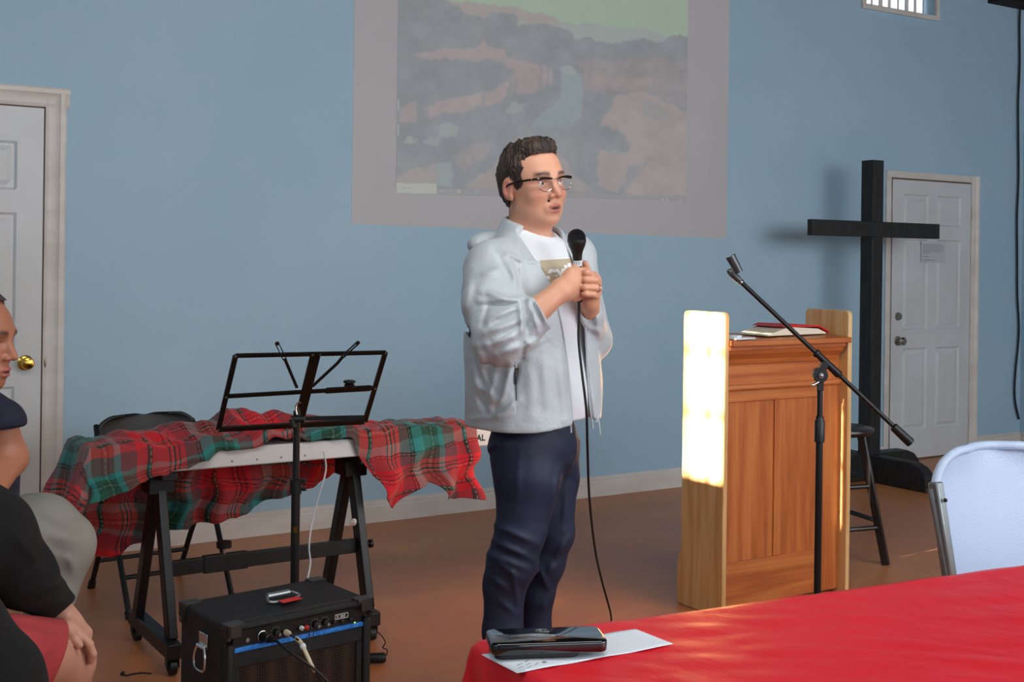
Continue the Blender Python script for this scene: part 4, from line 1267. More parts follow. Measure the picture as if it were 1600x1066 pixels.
# small loose lever and wire by the left caster
mb = MB(); mb.tube(spline([FL(190, 1052, .03), FL(197, 1056, .025), FL(206, 1054, .03), FL(222, 1052, .035), FL(236, 1053, .045)], 5), [.006, .0085, .008, .0045, .0035, .003, .003] + [.003] * 14, 8)
tag(mb.build('jack_plug', 'cable_black'), 'small black plug and wire on the floor by the left front caster', 'plug')

# ------------------------------------------------------------------ tartan blanket
na, nb_ = 340, 170
a0, a1_ = .66, 2.425
fr_x = [.60, .80, .95, 1.12, 1.25, 1.40, 1.60, 1.80, 1.90, 1.95, 2.02, 2.08, 2.14, 2.20, 2.30, 2.42]
fr_v = [.10, .16, .16, .13, .10, .055, .030, .030, .045, .12, .23, .28, .23, .19, .27, .27]
re_v = [.30, .38, .42, .42, .37, .35, .33, .27, .24, .21, .20, .19, .18, .16, .14, .12]
S = np.linspace(a0, a1_, na); T = np.linspace(0, 1, nb_)
Ar = np.repeat(S[:, None], nb_, 1)
Fv = np.interp(S, fr_x, fr_v)[:, None]; Rv = np.interp(S, fr_x, re_v)[:, None]
D0, D1 = KY0 - .012, KY1 + .012
Br = (D0 - Fv) + (D1 - D0 + Fv + Rv) * T[None]
ex = np.where(Ar < KX0 - .01, Ar - (KX0 - .01), 0.); ey = np.where(Br < D0, Br - D0, np.where(Br > D1, Br - D1, 0.))
Lh = np.sqrt(ex ** 2 + ey ** 2) + 1e-9
tang = np.where(np.abs(ex) > np.abs(ey), Br, Ar)
ripple = .10 * np.sin(Ar * 26 + 1.2 * np.sin(Ar * 9)) + .06 * np.sin(Ar * 47 + 2) + .05 * np.sin(Br * 30)
flr = np.where(np.abs(ex) > np.abs(ey), .30 + .1 * np.sin(Br * 22), .10 + ripple * .6) + .30 * np.minimum(np.abs(ex), np.abs(ey)) / Lh
flr = np.clip(flr, .02, .85)
of = Lh * flr
px_ = np.clip(Ar, KX0 - .01, 9) + ex / Lh * of; py_ = np.clip(Br, D0, D1) + ey / Lh * of
pz_ = KZ1 + .006 - Lh * np.sqrt(1 - flr ** 2)
top = np.exp(-(Lh / .05) ** 2)
bunch = np.interp(S, [.6, .9, 1.05, 1.3, 1.6, 1.9, 2.0, 2.4], [.35, .6, .9, 1.0, 1.0, .8, .45, .35])[:, None]
yy = (Br - D0) / (D1 - D0)
# soft heaps lying on the keyboard
pz_ += .008 * np.abs(np.sin(Ar * 37 + 2.5 * np.sin(yy * 4) + Br * 21)) * np.abs(np.sin(Ar * 13 - Br * 30))
heap = .055 * np.exp(-((yy - .42 - .22 * np.sin(S[:, None] * 5.2)) / .26) ** 2) + .030 * np.abs(np.sin(Ar * 11 + yy * 3.5)) ** 2 * np.exp(-((yy - .3) / .5) ** 2) + .012 * np.sin(Ar * 31 + 5 * yy) ** 2 + np.interp(S, [.9, 1.0, 1.45, 1.6], [.5, 1, 1, .2])[:, None] * (.040 * np.abs(np.sin((Ar + yy * .16) * 12.5)) ** 3 - .012)
pz_ += top * bunch * heap * np.interp(S, [1.0, 1.06, 1.38, 1.5, 1.7, 2.4], [.62, .62, .80, 1.35, 1.0, .8])[:, None]
# long diagonal fold that rolls along the front hem
hem = np.exp(-((T[None] * (D1 - D0 + Fv + Rv)) / .05) ** 2)
pz_ += .026 * hem * np.interp(S, [.9, 1.2, 1.9, 2.0], [.3, 1, 1, 0])[:, None]
hang = np.clip(Lh / .15, 0, 1)
py_ += hang * np.where(ey < 0, -1, 1) * (.018 * np.sin(Ar * 24 + 3 * Lh * 6) + .010 * np.sin(Ar * 53)) * (np.abs(ey) > 0)
px_ += hang * .012 * np.sin(Br * 40 + Ar * 8)
# diagonal pull folds on the right front drop
fd = np.where(ey < 0, 1, 0) * np.interp(S, [1.9, 2.0], [0, 1])[:, None]
py_ -= fd * .022 * np.clip(np.sin((Ar * .75 + Lh * 1.1) * 30 + .5), -.2, 1) * hang
# left end sags
px_ += np.where(ex < 0, .0, 0)
G = np.stack([px_, py_, pz_], -1)
mb = MB(); mb.grid(G)
ca_, sa_ = cos(radians(6)), sin(radians(6))
U = (Ar * ca_ + Br * sa_).reshape(-1); Vv = (-Ar * sa_ + Br * ca_).reshape(-1)
bl = mb.build('tartan_blanket', 'plaid', smooth=180, solid=.003, uvs=np.stack([U, Vv], -1))
tag(bl, 'red and green tartan blanket thrown over the electric piano on its stand', 'blanket')

# ------------------------------------------------------------------ black folding chair behind the keyboard
BCt = np.array((1.47, 5.02, 0.)); 
t = thing('folding_chair', BCt, 'black folding chair behind the tartan blanket by the blue wall', 'chair')
br = radians(4)
BR_ = RZ(br)


def bc(x, y, z): return BR_ @ np.array((x, y, z)) + BCt


for s_ in (-1, 1):
    mb = MB(); mb.tube(spline([bc(s_ * .21, -.30, .012), bc(s_ * .21, -.05, .42), bc(s_ * .21, .10, .64), bc(s_ * .205, .14, .69)], 5), .0115, 10); lg = mb.build('leg', 'black', t)
    mb = MB(); mb.cyl(bc(s_ * .21, -.305, .001), bc(s_ * .21, -.29, .03), .016, n=12); mb.build('foot_cap', 'rubber', lg)
    mb = MB(); mb.tube(spline([bc(s_ * .19, .22, .012), bc(s_ * .19, .06, .26), bc(s_ * .19, -.12, .44)], 5), .0115, 10); lg = mb.build('leg', 'black', t)
    mb = MB(); mb.cyl(bc(s_ * .19, .225, .001), bc(s_ * .19, .21, .03), .016, n=12); mb.build('foot_cap', 'rubber', lg)
mb = MB(); mb.cyl(bc(-.21, -.215, .14), bc(.21, -.215, .14), .009); mb.build('brace', 'black', t)
mb = MB(); mb.cyl(bc(-.19, .145, .13), bc(.19, .145, .13), .009); mb.build('brace', 'black', t)
mb = MB(); G2 = [[bc(.205 * i, -.26 + .36 * j, .445 - .01 * (1 - i * i)) for i in np.linspace(-1, 1, 13)] for j in np.linspace(0, 1, 10)]; mb.grid(G2); mb.build('seat', 'device2', t, solid=.018, smooth=60)
G, out = rr_shell(.215, .228, .52, .722, .085, .03, .16, .012)
Gw = G @ BR_.T + BCt + np.array((0, .10, 0)); mb = MB(); mb.grid(Gw); mb.build('backrest', 'device2', t, smooth=60, solid=.014)

# ------------------------------------------------------------------ music stand (we look at the back of its desk)
MP = W3(np.array((-.652, 3.72, 0.))); MP[2] = 0
t = thing('music_stand', MP, 'black folding wire music stand in front of the tartan blanket', 'music stand')
TL, TRc = P(368, 556, 3.52), P(602, 551, 3.73)
BL_, BR2 = P(341, 671, 3.70), P(570, 659, 3.91)
nrm = np.cross(TRc - TL, BL_ - TL); nrm /= np.linalg.norm(nrm)


def lr(a, b, t_): return a + (b - a) * t_


ML, MR = lr(BL_, TL, .46), lr(BR2, TRc, .50)
mb = MB()
for a, b in ((TL, TRc), (ML, MR)):
    mb.bar(a, b, .0135, .006, up=nrm)
mb.build('desk_bars', 'black', t, smooth=0)
for a, b in ((BL_, TL), (BR2, TRc)):
    mb = MB(); mb.bar(a, b, .015, .007, up=nrm); mb.build('side_bar', 'black', t, smooth=0)
mb = MB(); mb.bar(BL_, BR2, .022, .006, up=nrm); ed = np.cross(BR2 - BL_, nrm); 
far = W3(np.array((0, 1., 0)))
mb.bar(BL_ + far * .025 + Zv * .0, BR2 + far * .025, .05, .004, up=nrm if False else (0, 0, 1)); mb.bar(lr(BL_, BR2, .52) + far * .05 + Zv * .014, lr(BL_, BR2, .98) + far * .05 + Zv * .008, .004, .014); mb.build('ledge', 'black', t, smooth=0, bevel=.001)
mb = MB(); cT = lr(TL, TRc, .52); cB = lr(BL_, BR2, .53); mb.bar(cB, cT, .032, .005, up=nrm); mb.build('centre_plate', 'black', t, smooth=0)
mb = MB()
vv = P(466, 608, 3.62)
mb.bar(P(464, 606, 3.62), P(445, 561, 3.55), .009, .004, up=nrm)
ru = lambda a, b, w: [a + (b - a) * 0, b]
a_, b_ = P(445, 562, 3.55), P(433, 537, 3.50)
sd_ = np.cross(nrm, b_ - a_); sd_ /= np.linalg.norm(sd_)
for s_ in (-1, 1): mb.bar(a_ + sd_ * .0045 * s_, b_ + sd_ * .0045 * s_, .0028, .004, up=nrm)
mb.cyl(b_ - nrm * .002, b_ + nrm * .002, .0065, n=12)
mb.build('page_arm', 'black', t, smooth=0)
mb = MB(); mb.bar(P(488, 604, 3.65), P(527, 568, 3.63), .009, .004, up=nrm); mb.bar(P(527, 568, 3.63), P(536, 557, 3.63), .009, .004, up=nrm)
a_, b_ = P(535, 558, 3.62), P(559, 536, 3.60); sd_ = np.cross(nrm, b_ - a_); sd_ /= np.linalg.norm(sd_)
for s_ in (-1, 1): mb.bar(a_ + sd_ * .0045 * s_, b_ + sd_ * .0045 * s_, .0028, .004, up=nrm)
mb.cyl(b_ - nrm * .002, b_ + nrm * .002, .0065, n=12)
mb.build('page_arm', 'black', t, smooth=0)
mb = MB(); mb.bar(lr(ML, MR, .66), lr(ML, MR, .97), .020, .007, up=nrm); mb.build('arm_sleeve', 'black', t, smooth=0)
q = P(546, 600, 3.70); mb = MB(); mb.lathe(q - Zv * .012, Zv, [(0, .010), (.003, .015), (.008, .017), (.012, .012), (.016, .019), (.022, .019), (.024, .01)], 14); mb.build('clip_knob', 'rubber', t, smooth=30)
mb = MB()
for q in (TL, TRc, ML, MR, BL_, BR2, lr(TL, TRc, .50), lr(TL, TRc, .55)): mb.cyl(q + nrm * .005, q - nrm * .005, .0035, n=10)
mb.build('rivets', 'silver', t)
pt = P(468, 642, 3.72)
mb = MB(); mb.cyl(MP + Zv * (pt[2] - .36 - .0), MP + Zv * (pt[2] - .0), .0135 * .78); mb.build('upper_pole', 'black', t, smooth=40)
z1 = P(468, 770, 3.72)[2]
mb = MB(); mb.cyl(MP + Zv * .12, MP + Zv * z1, .0135); mb.build('lower_pole', 'black', t, smooth=40)
mb = MB(); mb.lathe(MP + Zv * (z1 - .005), Zv, [(0, .0135), (.002, .0175), (.045, .0175), (.048, .012)]); mb.build('clamp_collar', 'rubber', t, smooth=40)
rt = W3(np.array((1., 0, 0)))
mb = MB()
for dz in (.012, .036): mb.cyl(MP + Zv * (z1 + dz), MP + Zv * (z1 + dz) + rt * .026, .006); mb.cyl(MP + Zv * (z1 + dz - .006) + rt * .026, MP + Zv * (z1 + dz + .006) + rt * .026, .007)
mb.build('collar_screw', 'rubber', t)
mb = MB(); q = MP + Zv * P(468, 827, 3.72)[2] - far * .0136; mb.box((-.006, -.0008, -.009), (.006, .0002, .009), RZ(-TH), q + rt * .003); mb.build('sticker', 'brass', t, smooth=0)
q = P(466, 655, 3.71); mb = MB(); mb.cyl(q - rt * .02, q + rt * .02, .010); mb.cyl(P(460, 668, 3.70), P(455, 655, 3.70), .008); mb.cyl(q, q + Zv * .035 - rt * .004, .006); mb.build('tilt_clamp', 'device2', t, smooth=40)
mb = MB(); mb.tube(spline([P(464, 648, 3.70), P(462, 636, 3.70), P(466, 628, 3.70), P(471, 630, 3.70)], 5), .003, 8); mb.build('hook', 'chrome', t)
for k in range(3):
    an = radians(100 + 120 * k); e = MP + np.array((cos(an) * .26, sin(an) * .26, .008))
    mb = MB(); mb.bar(MP + Zv * .22 + (e - MP) * .05, e, .014, .005); lg = mb.build('leg', 'black', t, smooth=0)
    mb = MB(); mb.cyl(e - Zv * .007, e + Zv * .008, .009, n=12); mb.build('rubber_foot', 'rubber', lg)

# white cable from the piano down to the amp, behind the music stand
mb = MB(); mb.tube(spline([P(505, 706, 4.36), P(509, 722, 4.30), P(508, 742, 4.2), P(498, 775, 4.1), P(487, 820, 3.95), P(483, 855, 3.8), P(485, 880, 3.7), P(480, 907, 3.62)], 8), .0028, 8)
tag(mb.build('white_cable', 'cable_white'), 'thin white cable hanging from the electric piano down to the amplifier', 'cable')
# ------------------------------------------------------------------ people
def frame_vecs(yaw, tilt=0., pitch=0.):
    """yaw: 0 faces the camera, positive towards picture right. Returns columns (left, forward, up) in camera axes."""
    F = np.array((sin(yaw), -cos(yaw), 0.)); L = np.array((cos(yaw), sin(yaw), 0.)); U = np.array((0, 0, 1.))
    if pitch:
        F, U = F * cos(pitch) + U * sin(pitch), U * cos(pitch) - F * sin(pitch)
    if tilt:       # head leans towards its right shoulder
        L, U = L * cos(tilt) + U * sin(tilt), U * cos(tilt) - L * sin(tilt)
    return np.stack([L, F, U], 1)


def head_sdf(q, jaw=1.0, mouth_open=.004):
    """q in head axes: x towards its left, y forward, z up; origin between the ears at eye level"""
    ax = np.abs(q[..., 0]); m = np.stack([ax, q[..., 1], q[..., 2]], -1)
    d = ellip(m, (0, -.012, .042), (.076, .094, .082))
    d = smin(d, ellip(m, (0, .020, .018), (.068, .076, .078)), .03)
    d = smin(d, ellip(m, (0, .024, -.040), (.062 * jaw, .066, .070)), .03)          # mid face
    d = smin(d, ellip(m, (.030, .018, -.070), (.030, .048, .032)), .028)      # jaw corners
    d = smin(d, ellip(m, (0, .061, -.095), (.026, .026, .020)), .028)         # chin
    d = smin(d, ellip(m, (.040, .060, -.026), (.022, .020, .020)), .022)      # cheeks
    d = smin(d, ellip(m, (.020, .083, .028), (.026, .012, .010)), .016)       # brow
    # eye hollows
    d = smax(d, -ellip(m, (.031, .101, .006), (.019, .016, .012)), .012)
    d = smin(d, ellip(m, (.031, .0725, .005), (.0155, .0150, .0125)), .003)   # lids bulge
    d = smax(d, -ellip(m, (.031, .088, .0045), (.0138, .0075, .0036)), .0015)   # eye slit
    # nose
    d = smin(d, cone(m, (0, .086, .016), (0, .108, -.024), .0075, .0095), .012)
    d = smin(d, ellip(m, (0, .109, -.030), (.0095, .0105, .0085)), .006)
    d = smin(d, ellip(m, (.0125, .097, -.033), (.0068, .0095, .0070)), .006)
    d = smax(d, -ellip(m, (.0065, .103, -.0405), (.0035, .0055, .0035)), .003)
    # mouth
    d = smin(d, ellip(m, (0, .082, -.066), (.026, .014, .018)), .012)
    d = smin(d, ellip(m, (.006, .0945, -.0605), (.014, .0055, .0042)), .004)
    d = smin(d, ellip(m, (0, .0935, -.0740), (.0165, .0062, .0052)), .004)
    d = smax(d, -ellip(m, (0, .1005, -.0675), (.019, .0085, .0012 + mouth_open)), .0025)
    d = smax(d, -ellip(m, (0, .098, -.087), (.014, .006, .005)), .006)
    # ears
    a = radians(14)
    Re = np.array([[cos(a), -sin(a), 0], [sin(a), cos(a), 0], [0, 0, 1.]])
    e = ellip(m, (.080, -.010, -.004), (.0075, .018, .031), Re)
    e = smax(e, -ellip(m, (.0865, -.006, -.002), (.0055, .010, .018), Re), .003)
    e = smin(e, ellip(m, (.077, -.001, -.028), (.006, .008, .010)), .005)
    d = smin(d, e, .006)
    return d


def skin_color(base, q, d_extra=None):
    """q: head-axes verts. reddish lips, ears, nose; darker brows and lash line"""
    n = len(q); c = np.tile(lin(base), (n, 1))
    ax = np.abs(q[:, 0]); m = np.stack([ax, q[:, 1], q[:, 2]], 1)

    def g(ctr, r): return np.exp(-((((m - np.array(ctr)) / np.array(r)) ** 2).sum(1)))
    def mixc(w, cc):
        nonlocal c
        w = np.clip(w, 0, 1)[:, None]; c = c * (1 - w) + lin(cc) * w
    mixc(.55 * g((.04, .07, -.025), (.022, .03, .022)), 'c97f68')
    mixc(.5 * g((0, .112, -.03), (.016, .02, .016)), 'c4765f')
    mixc(.8 * g((.085, -.01, -.005), (.012, .025, .035)), 'd0806e')
    lip = np.clip(1.4 * np.maximum(g((.005, .099, -.0605), (.0165, .02, .0055)), g((0, .099, -.0740), (.0165, .02, .0066))), 0, 1) ** 1.5
    mixc(lip * .85, 'b5605a')
    mixc(np.clip(1.6 * g((0, .095, -.0675), (.016, .012, .0028)), 0, 1), '3a1a16')
    bx = ax; bz = q[:, 2] - (.0262 + .0040 * np.cos((bx - .034) / .022 * 1.4)) 
    brow = np.exp(-(bz / .0055) ** 2) * (bx > .012) * (bx < .053) * (q[:, 1] > .03) * np.clip((bx - .010) / .008, 0, 1) * np.clip((.056 - bx) / .01, 0, 1)
    mixc(brow * .95, '2c201b')
    mixc(.75 * np.clip(1.5 * g((.031, .088, .0070), (.0135, .012, .0020)), 0, 1), '3b2620')
    mixc(.3 * g((.031, .085, -.006), (.014, .02, .006)), 'a8705c')
    return c


def finger(p, pts, r0, r1, k=.004):
    pts = [np.asarray(a, float) for a in pts]; n = len(pts) - 1
    d = None
    for i in range(n):
        ra = r0 + (r1 - r0) * i / n; rb = r0 + (r1 - r0) * (i + 1) / n
        e = cone(p, pts[i], pts[i + 1], ra, rb)
        d = e if d is None else smin(d, e, k)
    return d


# ============ standing man ==================================================
ZM = 3.40
mbase = W3(C(830, 1187, ZM)); mbase[2] = 0
man = thing('person', mbase, 'standing man in light grey jacket and navy trousers holding a microphone in both hands', 'person')
U0 = C(833, 500, ZM)[0]
BO = np.array((U0, ZM, 0.))
YB = radians(50)
FB = frame_vecs(YB)           # columns L, F, U


def bl_(p):                   # camera axes -> body axes
    return (p - BO) @ FB


def bw(l, f, z): return BO + FB @ np.array((l, f, z))


PROF = np.array([  # z, a, b, f-offset
    (.70, .20, .15, 0), (.92, .200, .158, .010), (1.02, .204, .156, .008), (1.12, .208, .153, .004), (1.23, .210, .150, 0), (1.32, .205, .143, 0), (1.38, .180, .126, -.004), (1.42, .140, .104, -.010), (1.455, .100, .086, -.014), (1.49, .076, .074, -.014), (1.53, .066, .066, -.010)])


def torso(p, grow=0., zmax=None):
    q = bl_(p); z = q[..., 2]
    a = np.interp(z, PROF[:, 0], PROF[:, 1]) + grow; b = np.interp(z, PROF[:, 0], PROF[:, 2]) + grow; f0 = np.interp(z, PROF[:, 0], PROF[:, 3])
    x, y = q[..., 0], q[..., 1] - f0
    e = 2.3
    k = (np.abs(x / a) ** e + np.abs(y / b) ** e) ** (1 / e)
    return (k - 1) * np.minimum(a, b) * .92


RSH, REL, RCU, RWR = C(767, 420, 3.27), C(782, 528, 3.12), C(842, 492, 3.12), C(874, 456, 3.17)
LSH, LEL, LCU, LWR = C(893, 405, 3.55), C(924, 532, 3.50), C(921, 490, 3.36), C(923, 474, 3.31)
JF = [  # long soft folds (picture coordinates on the near side)
    (738, 420, 722, 500, .006, 7), (752, 455, 800, 468, .008, 5), (750, 470, 830, 466, .007, 5), (760, 500, 812, 478, .009, 6), (755, 520, 815, 500, .008, 6),
    (762, 540, 812, 520, .010, 7), (775, 555, 830, 535, .008, 6), (812, 468, 818, 530, .010, 5), (826, 470, 842, 520, .009, 4), (838, 468, 854, 505, .009, 4), (818, 545, 855, 525, .008, 5), (832, 478, 826, 515, -.008, 4),
    (806, 408, 813, 466, -.006, 3), (782, 391, 815, 407, .006, 3), (815, 407, 850, 412, .006, 3), (817, 470, 826, 528, -.010, 3.5), (821, 511, 815, 562, -.009, 4), (745, 478, 815, 474, -.006, 3), (770, 508, 815, 482, -.007, 3.5), (768, 535, 815, 505, -.006, 3.5), (830, 462, 846, 505, -.005, 2.5), (824, 541, 857, 524, -.005, 3), (750, 520, 765, 470, -.005, 4), (804, 565, 806, 640, -.003, 2), (725, 500, 735, 530, -.006, 4), (790, 585, 770, 650, -.005, 4), (750, 560, 772, 610, -.005, 4), (740, 610, 765, 650, -.005, 3.5),
    (745, 430, 790, 420, .006, 6), (790, 400, 815, 460, .006, 6), (772, 390, 808, 450, -.005, 5), (806, 360, 820, 440, .004, 5),
    (745, 540, 762, 600, .008, 6), (737, 560, 750, 640, .006, 7), (775, 575, 762, 640, .007, 6), (800, 570, 780, 625, .008, 7), (810, 560, 802, 612, -.007, 4), (745, 600, 770, 620, .006, 5), (765, 640, 800, 600, .007, 7), (778, 650, 812, 625, .006, 6),
    (828, 560, 830, 650, .004, 9), (850, 550, 856, 655, .004, 9), (874, 560, 884, 655, .004, 7), (735, 655, 800, 648, .004, 4), (930, 480, 938, 540, .006, 5), (915, 510, 940, 520, .006, 5)]


def sleeves(p, g=0.):
    r1 = cone(p, RSH, (RSH + REL) / 2 + (-.006, 0, 0), .073 + g, .080 + g)
    r1 = smin(r1, cone(p, (RSH + REL) / 2, REL + (.004, 0, .004), .079 + g, .074 + g), .03)
    r1 = smin(r1, cone(p, REL + (.004, 0, .004), RCU, .072 + g, .046 + g), .03)
    r2 = cone(p, LSH, LEL, .072 + g, .056 + g)
    r2 = smin(r2, cone(p, LEL, LCU, .054 + g, .036 + g), .03)
    return r1, r2


def j_open(z):
    lo = np.interp(z, [.9, 1.1, 1.2, 1.33, 1.38, 1.44, 1.50], [-.028, -.040, -.058, -.088, -.100, -.102, -.092])
    hi = np.interp(z, [.9, 1.0, 1.1, 1.2, 1.33, 1.40, 1.46, 1.50], [.088, .060, .046, .042, .036, .040, .055, .055])
    return lo, hi


def jacket_outer(p):
    d = torso(p, .006)
    # shoulders slope
    for S_, s_ in ((RSH, -1), (LSH, 1)):
        d = smin(d, cone(p, bw(s_ * .05, -.012, 1.435), S_ + (0, 0, .004), .050, .066), .03)
    r1, r2 = sleeves(p)
    d = smin(d, r1, .022); d = smin(d, r2, .018)
    # collar + hood roll behind the neck
    d = smin(d, ellip(bl_(p), (-.035, -.112, 1.438), (.105, .055, .042)), .02)
    q = bl_(p)
    ring = np.sqrt((np.sqrt((q[..., 0] / 1.12) ** 2 + (q[..., 1] + .012) ** 2) - .070) ** 2 + ((q[..., 2] - (1.478 - .16 * (q[..., 1] + .02))) / 1.7) ** 2) - .014
    d = smin(d, ring, .014)
    f = folds(p, JF, ZM + .02)
    n = .0030 * wob(p, 34, .4) + .0022 * wob(p * (1, 1, .55), 70, 1.2)
    return d - 1.5 * f - n


def jacket(p):
    q = bl_(p); z = q[..., 2]
    o = jacket_outer(p)
    inner = torso(p, -.006)
    ri = cone(p, bw(0, -.010, 1.40), bw(0, -.004, 1.62), .060, .074)     # neck hole
    inner = np.minimum(inner, ri)
    lo, hi = j_open(z)
    cut = np.maximum(np.maximum(lo - q[..., 0], q[..., 0] - hi), -q[..., 1] + .02)
    cut = np.maximum(cut, -(1.60 - z))
    r1, r2 = sleeves(p)
    # keep the sleeves out of the opening
    cut = np.maximum(cut, .012 - np.minimum(r1, r2))
    d = smax(o, -inner, .006)
    d = smax(d, -cut, .006)
    d = smax(d, z - (1.500 - .30 * q[..., 1]), .008)
    hem = .950 + .010 * np.sin(q[..., 0] * 14 + 1)
    d = smax(d, (hem - .0 - z) * 1.0, .006)
    # sleeve mouths
    ax = (RCU - REL) / np.linalg.norm(RCU - REL)
    cap = np.maximum((RCU - p) @ ax * 1.0 * -1 * -1, cone(p, RCU + ax * .004, RCU + ax * .2, .047, .047))
    axl = (LCU - LEL) / np.linalg.norm(LCU - LEL)
    d = smax(d, -(cone(p, RCU - ax * .012, RCU + ax * .10, .036, .036)), .004)
    d = smax(d, -np.maximum(-(p - RCU) @ ax + .012, cone(p, RCU, RCU + ax * .1, .09, .09)), .006)
    d = smax(d, -(cone(p, LCU - axl * .012, LCU + axl * .08, .027, .027)), .004)
    # hood opening dimple
    d = smax(d, -ellip(q, (-.03, -.120, 1.500), (.060, .022, .020)), .01)
    return d


sdf_obj('jacket', jacket, (-.17, 3.0, .90), (.33, 3.72, 1.56), .0042, 'jacket', man, it=2)
# piping / zip edge of the jacket and drawstring ends
zz = np.linspace(.935, 1.30, 22)
for side, nm in ((0, 'zip_edge'), (1, 'zip_edge')):
    pts = []
    for z in zz:
        l = j_open(z)[side]; b = np.interp(z, PROF[:, 0], PROF[:, 2]) + .007; a = np.interp(z, PROF[:, 0], PROF[:, 1]) + .007
        f = b * max(0., 1 - abs(l / a) ** 2.3) ** (1 / 2.3) - .003
        pts.append(W3(bw(l, f, z)))
    mb = MB(); mb.tube(pts, .0028, 8); mb.build(nm, 'jacket', man)
mb = MB(); q = C(937, 655, 3.33)
mb.tube(spline([W3(C(933, 645, 3.33)), W3(C(936, 662, 3.33)), W3(C(937, 672, 3.33)), W3(C(938, 680, 3.33))], 4), .0022, 6); mb.tube([W3(C(934, 648, 3.33)), W3(C(932, 660, 3.33))], .003, 6); mb.build('drawstring', 'jacket', man)


def zline(p0_, p1_, off):
    a = C(*p0_); b = C(*p1_); return [W3(a + (b - a) * t_) for t_ in np.linspace(0, 1, 6)]


def shirt(p):
    q = bl_(p); z = q[..., 2]
    d = torso(p, np.interp(z, [1.36, 1.45], [-.020, -.001]))
    d = smin(d, ellip(q, (0, .02, 1.04), (.175, .128, .16)), .05)
    d = d - .0025 * wob(p * (1, 1, .5), 42, 2.) - folds(p, [(880, 560, 905, 640, .004, 8), (900, 520, 908, 600, .003, 6), (830, 395, 866, 440, .004, 5)])
    d = smax(d, (.962 - z), .006)
    neckc = cone(p, bw(0, -.012, 1.40), bw(0, .006, 1.60), .058, .062)
    d = smax(d, z - (1.484 - .42 * (q[..., 1] + .004)), .004)
    col_ = np.sqrt((np.sqrt((q[..., 0]) ** 2 + (q[..., 1] + .004) ** 2) - .0655) ** 2 + ((q[..., 2] - (1.484 - .42 * (q[..., 1] + .004))) / 1.6) ** 2) - .0042
    d = smin(d, col_, .006)
    return d


sdf_obj('tshirt', shirt, (-.17, 3.16, .93), (.28, 3.62, 1.53), .0045, 'shirt', man, it=1)


def project_on(f, uz, Z0, Z1, off=.0012):
    """drop picture-plane points (u/Z, v/Z slopes) forward onto an SDF surface"""
    uz = np.asarray(uz, float); t_ = np.full(len(uz), Z0)
    for _ in range(60):
        p = np.stack([uz[:, 0] * t_, t_, HC + uz[:, 1] * t_], -1)
        t_ = t_ + np.clip(f(p), -.004, .02) * .8
    t_ -= off
    return np.stack([uz[:, 0] * t_, t_, HC + uz[:, 1] * t_], -1)


pz = project_on(jacket_outer, [uv(804 + .3 * k, 566 + 6 * k) for k in range(11)], 3.0, 3.5, .0008)
mb = MB(); mb.tube([W3(q) for q in pz], .0012, 6); mb.build('pocket_zip', 'device2', man)
mb = MB(); pq = project_on(jacket_outer, [uv(805, 626), uv(804, 641)], 3.0, 3.5, .002); mb.tube([W3(q) for q in pq], .0022, 6); mb.build('zip_pull', 'white_tape', man)

# chest print: beige block with white letters
A_l = [uv(843, 407), uv(893, 404), uv(899, 447), uv(857, 450)]


def quad(i, j):
    a, b, c, d = [np.array(q) for q in A_l]
    return (a * (1 - i) + b * i) * (1 - j) + (d * (1 - i) + c * i) * j


N = 26
pts = [quad(i, j) for j in np.linspace(0, 1, N) for i in np.linspace(0, 1, N)]
Vp = project_on(shirt, pts, 3.1, 3.6, .0018)
link_mesh('chest_print', W3(Vp), [(j * N + i, j * N + i + 1, (j + 1) * N + i + 1, (j + 1) * N + i) for j in range(N - 1) for i in range(N - 1)], M['beige'], man, smooth=180)
tv, tf = text_mesh("Levi's", 1., .045)
tv = tv - tv.min(0); tw, th_ = tv[:, 0].max(), tv[:, 1].max()
NA, NB = 170, 60
ga, gb = np.meshgrid((np.arange(NA) + .5) / NA, (np.arange(NB) + .5) / NB)
cx_, cy_ = ga.ravel() * tw, gb.ravel() * th_
ins = np.zeros(len(cx_), bool)
for f in tf:
    r = np.zeros(len(cx_), bool); pl = tv[list(f)]
    for k in range(len(pl)):
        (x1, y1), (x2, y2) = pl[k][:2], pl[(k + 1) % len(pl)][:2]
        r ^= ((y1 > cy_) != (y2 > cy_)) & (cx_ < (x2 - x1) * (cy_ - y1) / (y2 - y1 + 1e-12) + x1)
    ins |= r
cells = np.nonzero(ins)[0]
corner = {}; Fl = []; Pl = []
for c_ in cells:
    j, i = divmod(int(c_), NA); f = []
    for di, dj in ((0, 0), (1, 0), (1, 1), (0, 1)):
        kx = (i + di, j + dj)
        if kx not in corner: corner[kx] = len(Pl); Pl.append(quad(-.14 + 1.34 * kx[0] / NA, .70 - .54 * kx[1] / NB))
        f.append(corner[kx])
    Fl.append(f)
Vt = project_on(shirt, Pl, 3.1, 3.6, .0030)
link_mesh('chest_lettering', W3(Vt), Fl, M['white_ink'], man, smooth=0)

# body: head, neck, chest core, forearms and hands in one skin mesh ----------
YH, TI = radians(37), radians(6)
HO = C(832, 290.5, 3.395)
HR = frame_vecs(YH, TI, radians(1))
MICX = [C(901, 372, 3.235), C(904.5, 472, 3.262)]
mdir = (MICX[1] - MICX[0]) / np.linalg.norm(MICX[1] - MICX[0])


def hq(p): return (p - HO) @ HR


def body_head(p):
    d = head_sdf(hq(p))
    nk = cone(p, HO + HR @ np.array((0, -.030, -.055)), bw(0, -.010, 1.42), .053, .062)
    nk = smin(nk, cone(p, HO + HR @ np.array((.0, .028, -.095)), bw(0, .022, 1.44), .020, .038), .025)
    d = smin(d, nk, .018)
    d = smin(d, ellip(bl_(p), (0, -.006, 1.36), (.13, .075, .09)), .03)
    return d


HH = {}
FF = FB[:, 1]          # body forward


